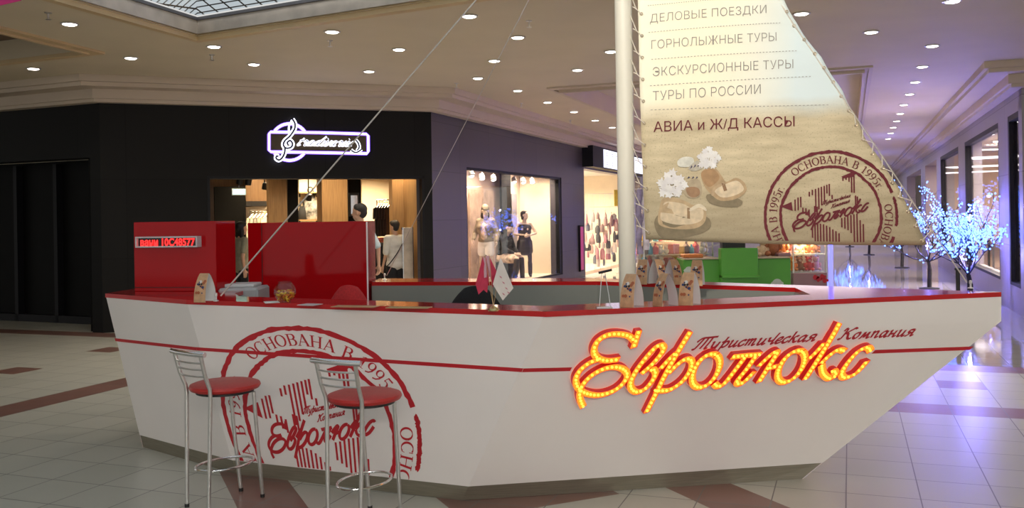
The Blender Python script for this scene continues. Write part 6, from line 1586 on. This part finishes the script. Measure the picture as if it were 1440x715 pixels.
q = at(1073, 360, YG + .3); plush((q.x, YG + .30, gz + .022), .30, plush_mats[3], 'cream plush toy left of the large brown plush on the green counter')
q = at(1101, 360, YG + .3); plush((q.x, YG + .42, gz + .022), .34, plush_mats[0], 'orange plush toy right of the large brown plush on the green counter')
def case(px0, px1, Yc, zbase, ztop, shelves, mbase, name, lab, dep=.5):
    x0, x1 = at(px0, 380, Yc).x, at(px1, 380, Yc).x; t = thing(name, ((x0 + x1) / 2, Yc + dep / 2, 0), lab, 'display case'); w_ = x1 - x0; cx_ = (x0 + x1) / 2
    mb = MB(); mb.bbox((cx_, Yc + dep / 2, zbase / 2), (w_, dep, zbase), 0, .006); mb.build('base', mbase, t)
    for z in shelves: mb = MB(); mb.box((cx_, Yc + dep / 2, z), (w_ - .02, dep - .03, .012)); mb.build('shelf', M('shelf_glass', (.6, .7, .65), .1, alpha=.5, noise=.02), t)
    mb = MB(); mb.box((cx_, Yc + dep / 2, ztop), (w_, dep, .03)); mb.build('top', mChromeDull, t)
    for sx_ in (0, 1):
        for sy_ in (0, 1): mb = MB(); mb.box((x0 + .012 + sx_ * (w_ - .024), Yc + .012 + sy_ * (dep - .024), (zbase + ztop) / 2), (.02, .02, ztop - zbase)); mb.build('post', mChromeDull, t)
    mb = MB(); mb.box((cx_, Yc + .006, (zbase + ztop) / 2), (w_ - .05, .006, ztop - zbase - .03)); mb.build('pane', mGlass, t)
    mb = MB(); mb.box((cx_, Yc + dep - .01, (zbase + ztop) / 2), (w_ - .04, .008, ztop - zbase - .03)); mb.build('back_panel', M('cream_case_back', (.72, .56, .38), .5, noise=.05), t)
    mb = MB(); mb.box((cx_, Yc + dep * .5, ztop - .025), (w_ * .8, .03, .02)); mb.build('strip_lamp', E('case_strip_lamp', (1.0, .78, .50), 6), t)
    area('case_lamp', ((cx_), Yc + dep * .45, ztop - .05), w_ * .8, 7 * w_, (1.0, .78, .5), sy=.1)
    return x0, x1
YR = 14.2; zb0, zm, zt0 = at(1140, 384, YR).z, at(1140, 358, YR).z, at(1140, 328, YR).z
x0, x1 = case(1115, 1163, YR, zb0, zt0, [zm, zb0 + .008], mMauve, 'toy_case', 'glass case of orange and pink plush toys right of the green stall')
for r_, zz in ((0, zb0 + .016), (1, zm + .008)):
    for i in range(4):
        plush((x0 + .07 + (x1 - x0 - .14) * i / 3, YR + .26 + .05 * (i % 2), zz), .21 if r_ else .24, plush_mats[(i * 2 + r_) % 5], ('plush toy number %s from the left on the %s of the lit toy case' % ('one two three four'.split()[i], ('bottom', 'upper shelf')[r_])), 'plush toys in the lit case')
mb = MB(); q = at(1152, 393, YR - .004)
for dx, dz_ in ((0, 0), (.06, .04), (-.05, .03), (.1, -.02)): mb.slab([q + V((dx + .05 * cos(a), -.003, dz_ + .035 * sin(a) * (1 + .4 * cos(3*a)))) for a in [2*pi*i/14 for i in range(14)]], .004)
o = mb.build('red_motif', mRedDark); tag(o, 'dark red sticker motif on the mauve base of the toy case', 'sticker')
YL = 14.6; zb1 = at(950, 396, YL).z; zt1 = at(950, 322, YL).z; sh_ = [zb1 + (zt1 - zb1) * f_ + .006 for f_ in (0, .26, .5, .75)]
x0, x1 = case(905, 1004, YL, zb1, zt1, sh_, cmat('cream_case_base', (.6, .5, .4)), 'goods_case', 'lit glass case crowded with small colourful goods behind the tan folded cards')
rc_ = random.Random(8); gm = [cmat('toy_' + str(i), c, .35) for i, c in enumerate([(.66, .10, .10), (.70, .42, .10), (.75, .62, .45), (.10, .35, .45), (.70, .30, .34), (.72, .68, .62), (.20, .12, .10), (.75, .18, .12)])]
gp = []
def good_proto(i, m):
    mb = MB()
    if i % 3 == 0: mb.lathe((0, 0, 0), [(.045, 0), (.055, .03), (.055, .12), (.02, .16), (.02, .20), (0, .205)], 12)
    elif i % 3 == 1: mb.bbox((0, 0, .075), (.10, .08, .15), 0, .01)
    else: mb.ball((0, 0, .06), (.06, .055, .06), 12, 8); mb.ball((0, -.01, .135), (.04, .04, .04), 10, 8); [mb.ball((q * .03, 0, .175), .015, 8, 6) for q in (-1, 1)]
    return mb.build(('jar', 'gift_box', 'toy_figure')[i % 3], m, None, smooth=True)
n_ = 0
for r_, zz in enumerate(sh_):
    for i in range(13):
        idx = (i * 5 + r_ * 3) % 8; 
        if n_ < 8: idx = n_; o = good_proto(idx, gm[idx]); gp.append(o)
        else: o = gp[idx].copy(); col.objects.link(o)
        n_ += 1; o.location = (x0 + .06 + (x1 - x0 - .12) * i / 12, YL + .25 + rc_.uniform(-.10, .08), zz + .0065); o.rotation_euler = (0, 0, rc_.uniform(-.5, .5)); sc__ = rc_.uniform(.75, 1.1); o.scale = (sc__,) * 3
        k_ = ('jar', 'boxed gift', 'toy figure')[idx % 3]; tag(o, ('small %s among the colourful goods in the lit glass case behind the folded cards' % k_), ('jar', 'box', 'toy')[idx % 3], 'goods in the lit glass case')
# blue lit post at the right of the toy case, further stand
q = at(1168, 360, YR + .1); t = thing('light_post', (q.x, q.y, 0), 'slim blue-lit post right of the toy case', 'post'); mb = MB(); mb.lathe((q.x, q.y, 0), [(.10, 0), (.10, .02), (.03, .03), (.03, .06)], 14); mb.build('base', mChromeDull, t, smooth=True); mb = MB(); mb.lathe((q.x, q.y, .06), [(.035, 0), (.035, 2.0)], 14); mb.build('lit_tube', E('blue_tube', (.10, .10, .9), 1.4), t, smooth=True)

# ---- LED blossom trees
mBark = M('dark_tree_bark', (.02, .018, .022), .7, noise=.3, nscale=40)
mLed = E('blue_led', (.10, .20, .95), 1.8, (.1, .2, .5))
def led_tree(base, H, spread, label, seed, n_led=620, z_lo=.62, power=14, rled=.017):
    rn = random.Random(seed); t = thing('led_tree', base, label, 'tree', 'blue LED blossom trees'); b = V(base); tips = []
    mb = MB(); mb.lathe(b, [(.20, 0), (.20, .02), (.06, .035)], 16); mb.build('base_plate', mBlack, t, smooth=True)
    mb = MB(); tr = [b + V((0, 0, .03)), b + V((.02, .01, .4)), b + V((-.01, 0, z_lo - .05))]; mb.tube(catmull(tr, 4), [.045] * 5 + [.035] * 4, 10); mb.build('trunk', mBark, t, smooth=True)
    brs = MB()
    def grow(p, d, L, r, dep):
        pts = [p]; q = p.copy(); dd = d.copy(); n = 5
        for i in range(n): dd = (dd + V((rn.uniform(-.22, .22), rn.uniform(-.22, .22), rn.uniform(-.05, .25)))).normalized(); q = q + dd * (L / n); pts.append(q.copy()); tips.append((q.copy(), dep))
        brs.tube(pts, [r * (1 - .6 * i / n) for i in range(n + 1)], 6)
        if dep < 3:
            for k in range(3 if dep < 2 else 2):
                a = rn.uniform(0, 2 * pi); s_ = pts[rn.randint(2, n)]; nd = (dd + V((cos(a), sin(a), rn.uniform(-.35, .5))) * .9).normalized(); grow(s_, nd, L * rn.uniform(.5, .7), r * .6, dep + 1)
    for k in range(7):
        a = 2 * pi * k / 7 + rn.uniform(-.3, .3); el = rn.uniform(.15, 1.25); grow(tr[-1], V((cos(a) * cos(el) * spread, sin(a) * cos(el) * spread, sin(el))).normalized(), (H - z_lo) * rn.uniform(.36, .62), .018, 0)
    brs.build('branches', mBark, t, smooth=True)
    pts = []
    while len(pts) < n_led:
        p, dep = rn.choice(tips)
        if dep == 0 and rn.random() < .5: continue
        q = p + V((rn.gauss(0, .035), rn.gauss(0, .035), rn.gauss(0, .035)))
        if b.z + z_lo - .1 < q.z < b.z + H: pts.append(q)
    pts.sort(key=lambda q: q.y)
    src = None
    for q in pts[:100]:
        if src is None: mb = MB(); mb.ball((0, 0, 0), rled, 6, 4); src = mb.build('led', mLed, None); o = src
        else: o = src.copy(); col.objects.link(o)
        o.parent = t; o.location = q - b
    mb = MB(); [mb.ball(q, rled, 6, 4) for q in pts[100:]]; tag(mb.build('led_cluster', mLed, t), kind='stuff')
    for f_ in (.45, .8): point('tree_glow', b + V((0, 0, H * f_)), power * .44, (.25, .22, 1.0), .03)
    return t
def tree_at(px, Y, H, sp_, lab, seed, **k): q = at(px, 350, Y); return led_tree((q.x, q.y, 0), H, sp_, lab, seed, **k)
tree_at(1362, 15.0, 1.95, .8, 'bright blue LED blossom tree at the right shop wall beyond the bow', 12, n_led=900, power=60)
tree_at(1306, 19.0, 2.0, 1.0, 'blue LED blossom tree just right of the sail tip, behind the brightest tree', 4, n_led=600, power=50)
tree_at(1268, 26.0, 2.5, .9, 'blue LED blossom tree half hidden behind the sloping sail edge', 5, n_led=500, power=50, rled=.022)
tree_at(1222, 34.0, 2.4, 1.0, 'far blue LED blossom tree behind the sail, right of the arcade middle', 6, n_led=350, power=40, rled=.03)
tree_at(1195, 42.0, 2.4, 1.0, 'farthest blue LED blossom tree deep in the arcade behind the sail', 8, n_led=300, power=40, rled=.035)

# ---- interiors of the right-hand shops
mWarmBack = M('warm_shop_wall', (.50, .36, .26), .7, noise=.15, nscale=1.2)
ka, kb = min(w_[0] for w_ in wins) - .4, wR.L - .05
mb = MB(); wbox(mb, wR, ka, kb, 0, 3.3, 5.0, 5.1); struct(mb, 'wall_right_shop_back', mWarmBack)
mb = MB(); wbox(mb, wR, ka, kb, 3.25, 3.35, .36, 5.0); struct(mb, 'ceiling_right_shop', M('right_shop_ceiling', (.42, .36, .32), .7, noise=.04))
mb = MB(); wbox(mb, wR, ka - .1, ka, 0, 3.3, .36, 5.0); struct(mb, 'wall_right_shop_side', mWarmBack)
mTube = E('tube_lamp', (1.0, .96, .92), 4)
i = 0
for d in (1.2, 2.4, 3.6):
    for f_ in (.15, .38, .61, .84):
        k = ka + (kb - ka) * f_; q = wR.p(k, 3.24, d); t = thing('ceiling_lamp', q, 'tube lamp on right shop ceiling, row %s from the glass, %s along' % (('one', 'two', 'three')[int(d / 1.2 - .5)], ('farthest', 'third', 'second', 'nearest')[int(f_ * 4)]), 'lamp', 'tube lamps in the right-hand shop')
        mb = MB(); mb.box(q + V((0, 0, -.01)), (1.0, .16, .03), wR.ang() + pi / 2); mb.build('housing', mTrimRing, t); mb = MB(); mb.box(q + V((0, 0, -.034)), (.94, .09, .018), wR.ang() + pi / 2); mb.build('tube', mTube, t)
area('shop_lamp', wR.p((ka + kb) / 2, 3.1, 2.6), 3.5, 650, (1.0, .85, .7), sy=4)
rq = random.Random(31)
for i in range(7):
    k = ka + .6 + (kb - ka - 1.9) * i / 6; d = 1.5 + (i % 3) * .7; q = wR.p(k, 0, d); h_ = rq.choice([.75, 1.0, 1.25]); c_ = rq.choice([(.30, .20, .12), (.16, .22, .10), (.45, .36, .28), (.22, .14, .10)])
    t = thing('shop_table', q, 'wooden shop display table, %s from the far end inside the right-hand shop' % ('first second third fourth fifth sixth seventh'.split()[i]), 'table', 'display tables in the right-hand shop')
    mb = MB(); mb.bbox((q.x, q.y, h_ - .02), (1.0, .7, .05), wR.ang(), .01); mb.build('table_top', cmat('shop_table_top', c_), t)
    for sx_ in (-1, 1):
        for sy_ in (-1, 1): p = q + wR.d * (.42 * sx_) + wR.n * (.28 * sy_); mb = MB(); mb.box((p.x, p.y, (h_ - .045) / 2), (.05, .05, h_ - .045), wR.ang()); mb.build('leg', mBlack, t)
    for j in range(4):
        p = q + wR.d * (-.36 + .24 * j); hh = rq.uniform(.10, .38); mb = MB(); mb.lathe((p.x, p.y, h_ + .005), [(.06, 0), (.085, hh * .4), (.05, hh * .8), (.03, hh)], 12); tag(mb.build('vase', cmat('shop_ware', rq.choice([(.5, .2, .1), (.6, .55, .48), (.10, .28, .08), (.35, .12, .10), (.70, .60, .45)]), .4), smooth=True), 'small vase on a display table inside the right-hand shop window', 'vase', 'vases in the right-hand shop')
k, z = wR.hit(1377, 275, 1.0); q = wR.p(k, z, 1.0); t = thing('loudspeaker', q, 'small black box speaker hanging inside the large right-hand window', 'speaker'); mb = MB(); mb.bbox(q, (.24, .2, .34), wR.ang(), .01); mb.build('case', mBlack, t); mb = MB(); mb.tube([q + V((0, 0, .17)), V((q.x, q.y, 3.25))], .01, 6); mb.build('hanger', mBlack, t)
for i, (px, py, c_) in enumerate(((1437, 266, (.02, .75, .35)), (1439, 255, (1.0, .55, .25)), (1402, 262, (1.0, .5, .28)))):
    k, z = wR.hit(px, py, 1.6); q = wR.p(k, z, 1.6); t = thing('globe_lamp', q, ('green globe lamp at the right edge of the picture inside the shop', 'orange globe lamp above the green globe inside the shop', 'amber globe lamp at the right of the large shop window')[i], 'lamp'); mb = MB(); mb.ball(q, .075, 14, 10); mb.build('globe', E('globe', c_, 1.4), t, smooth=True); mb = MB(); mb.tube([q + V((0, 0, .07)), V((q.x, q.y, 3.25))], .006, 6); mb.build('cord', mBlack, t)
# lit shop further along
mb = MB(); wbox(mb, wR, kT0 - .3, kS1 + .15, 0, 3.2, 2.4, 2.5); struct(mb, 'wall_far_shop', M('peach_shop_wall', (.8, .6, .48), .7, noise=.06))
mb = MB(); wbox(mb, wR, kT0 - .3, kS1 + .15, 3.2, 3.3, .36, 2.4); struct(mb, 'ceiling_far_shop', mCream)
area('shop_lamp', wR.p((kS0 + kS1) / 2, 3.1, 1.2), 1.0, 60, (1.0, .80, .66)); area('shop_lamp', wR.p((kT0 + kT1) / 2, 3.1, 1.2), .8, 40, (1.0, .85, .7))
# dark post of a rope barrier near the brightest tree
q = at(1347, 395, 13.6); zt = at(1347, 379, 13.6).z; t = thing('barrier_post', (q.x, q.y, 0), 'short black post standing below the bright LED tree', 'post'); mb = MB(); mb.lathe((q.x, q.y, 0), [(.16, 0), (.16, .02), (.03, .04)], 16); mb.build('foot', mBlack, t, smooth=True); mb = MB(); mb.lathe((q.x, q.y, .04), [(.03, 0), (.03, zt - .06), (.045, zt - .05), (.045, zt - .02), (0, zt - .01)], 14); mb.build('post', mBlack, t, smooth=True)

# ================================================================== CEILING LIGHTS AND SPRINKLERS
ORD = 'first second third fourth fifth sixth seventh eighth ninth tenth eleventh twelfth'.split()
def downlight(px, py, label, group, power=26, lamp=True, z=CEIL, s=.85):
    q = atz(px, py, z); t = thing('downlight', q, label, 'light', group); r = .088 * s
    mb = MB(); mb.lathe(q, [(r, 0), (r + .022, -.004), (r + .020, -.012), (r, -.014), (r - .01, -.004)], 24); mb.build('rim', mTrimRing, t, smooth=True)
    mb = MB(); mb.lathe(q - V((0, 0, .010)), [(r - .004, 0), (r * .8, -.008), (0, -.012)], 24); mb.build('lens', mLensOn, t, smooth=True)
    if lamp: spot('downlight_beam', q - V((0, 0, .05)), power, (1.0, .90, .76), 125, .7, .08)
    return t
rowA = [(47, 96), (98, 33), (184, 81), (301, 65), (357, 90), (467, 44), (519, 100), (561, 69), (660, 22), (695, 85), (728, 52)]
for i, p in enumerate(rowA): downlight(*p, 'downlight in the ceiling over the black storefront, %s from the left' % ORD[i], 'downlights over the black storefront', (8, 10, 12, 18, 22, 28, 26, 30, 32, 30, 30)[i])
for i, p in enumerate([(672, 109.5), (728, 127), (770, 143.5), (807, 157), (837, 169), (861, 179)]): downlight(*p, 'downlight in the row along the charcoal window wall, %s from the left' % ORD[i], 'downlights along the window wall', 26)
for i, p in enumerate([(812, 98), (859, 72)]): downlight(*p, 'downlight left of the mast, %s one over the open ceiling' % ('farther', 'nearer')[i], 'downlights beside the mast', 30)
for i, p in enumerate([(1127, 18.5), (1339, 1), (1225, 44.5), (1311, 64)]): downlight(*p, ('downlight touching the sloping sail edge near the top', 'downlight cut by the top edge of the picture right of the sail', 'downlight alone right of the sail below the top one', 'downlight nearest the start of the right corridor row')[i], 'downlights right of the sail', 30)
for i, p in enumerate([(1297, 93.3), (1287, 115), (1279, 132), (1271, 147), (1266, 159.5), (1261, 170), (1256, 179), (1252.5, 187), (1249, 195)]): downlight(*p, 'downlight in the corridor row right of the sail, %s from the near end' % ORD[i], 'downlights in the right corridor row', 24, lamp=i % 2 == 0)
# the same fittings continue behind the photographer's position
for x in (-4.5, -1.5, 1.5, 4.5):
    for y in (-5.5, -3.6): spot('downlight_beam', (x, y, CEIL - .05), 26, (1.0, .90, .76), 125, .7, .08)
for x, y in ((5.6, 1.0), (5.6, 4.0), (5.0, 7.4)): spot('downlight_beam', (x, y, CEIL - .05), 30, (1.0, .90, .76), 125, .7, .08)
for i, (px, py, lab) in enumerate(((68, 17.5, 'ceiling sprinkler at the far left above the first large downlight'), (298, 77, 'ceiling sprinkler below the downlight under the atrium corner'), (464, 57, 'ceiling sprinkler under the downlight beside the atrium edge'), (744, 29, 'ceiling sprinkler near the mast on the tan ceiling'), (733, 145, 'ceiling sprinkler by the cornice above the charcoal wall'), (642, 117, 'ceiling sprinkler above the corner of the black storefront'), (802, 169, 'ceiling sprinkler near the recessed tray left of the mast'))):
    q = atz(px, py, CEIL); t = thing('sprinkler', q, lab, 'sprinkler'); mb = MB(); mb.lathe(q, [(.035, 0), (.035, -.008), (.012, -.012), (.010, -.05), (.016, -.055)], 12); mb.build('body', mChromeDull, t, smooth=True); mb = MB(); mb.lathe(q - V((0, 0, .075)), [(.03, 0), (.03, .003), (.006, .006), (.006, .022)], 12); mb.build('deflector', mChromeDull, t, smooth=True)
# corner of a pink hanging banner at the top left
q0 = [at(x, y, 7.4) for x, y in ((-60, -60), (40, -60), (30, 1), (-60, 22))]
t = thing('hanging_banner', q0[3], 'pink banner corner hanging at the top left of the picture', 'banner'); mb = MB(); mb.slab(q0, .006); mb.build('cloth', M('magenta_banner', (.62, .03, .20), .6, noise=.05), t); mb = MB(); mb.tube([q0[0], q0[0] + V((0, 0, .5))], .006, 6); mb.tube([q0[1], q0[1] + V((0, 0, .5))], .006, 6); mb.build('hanging_cord', mChromeDull, t)
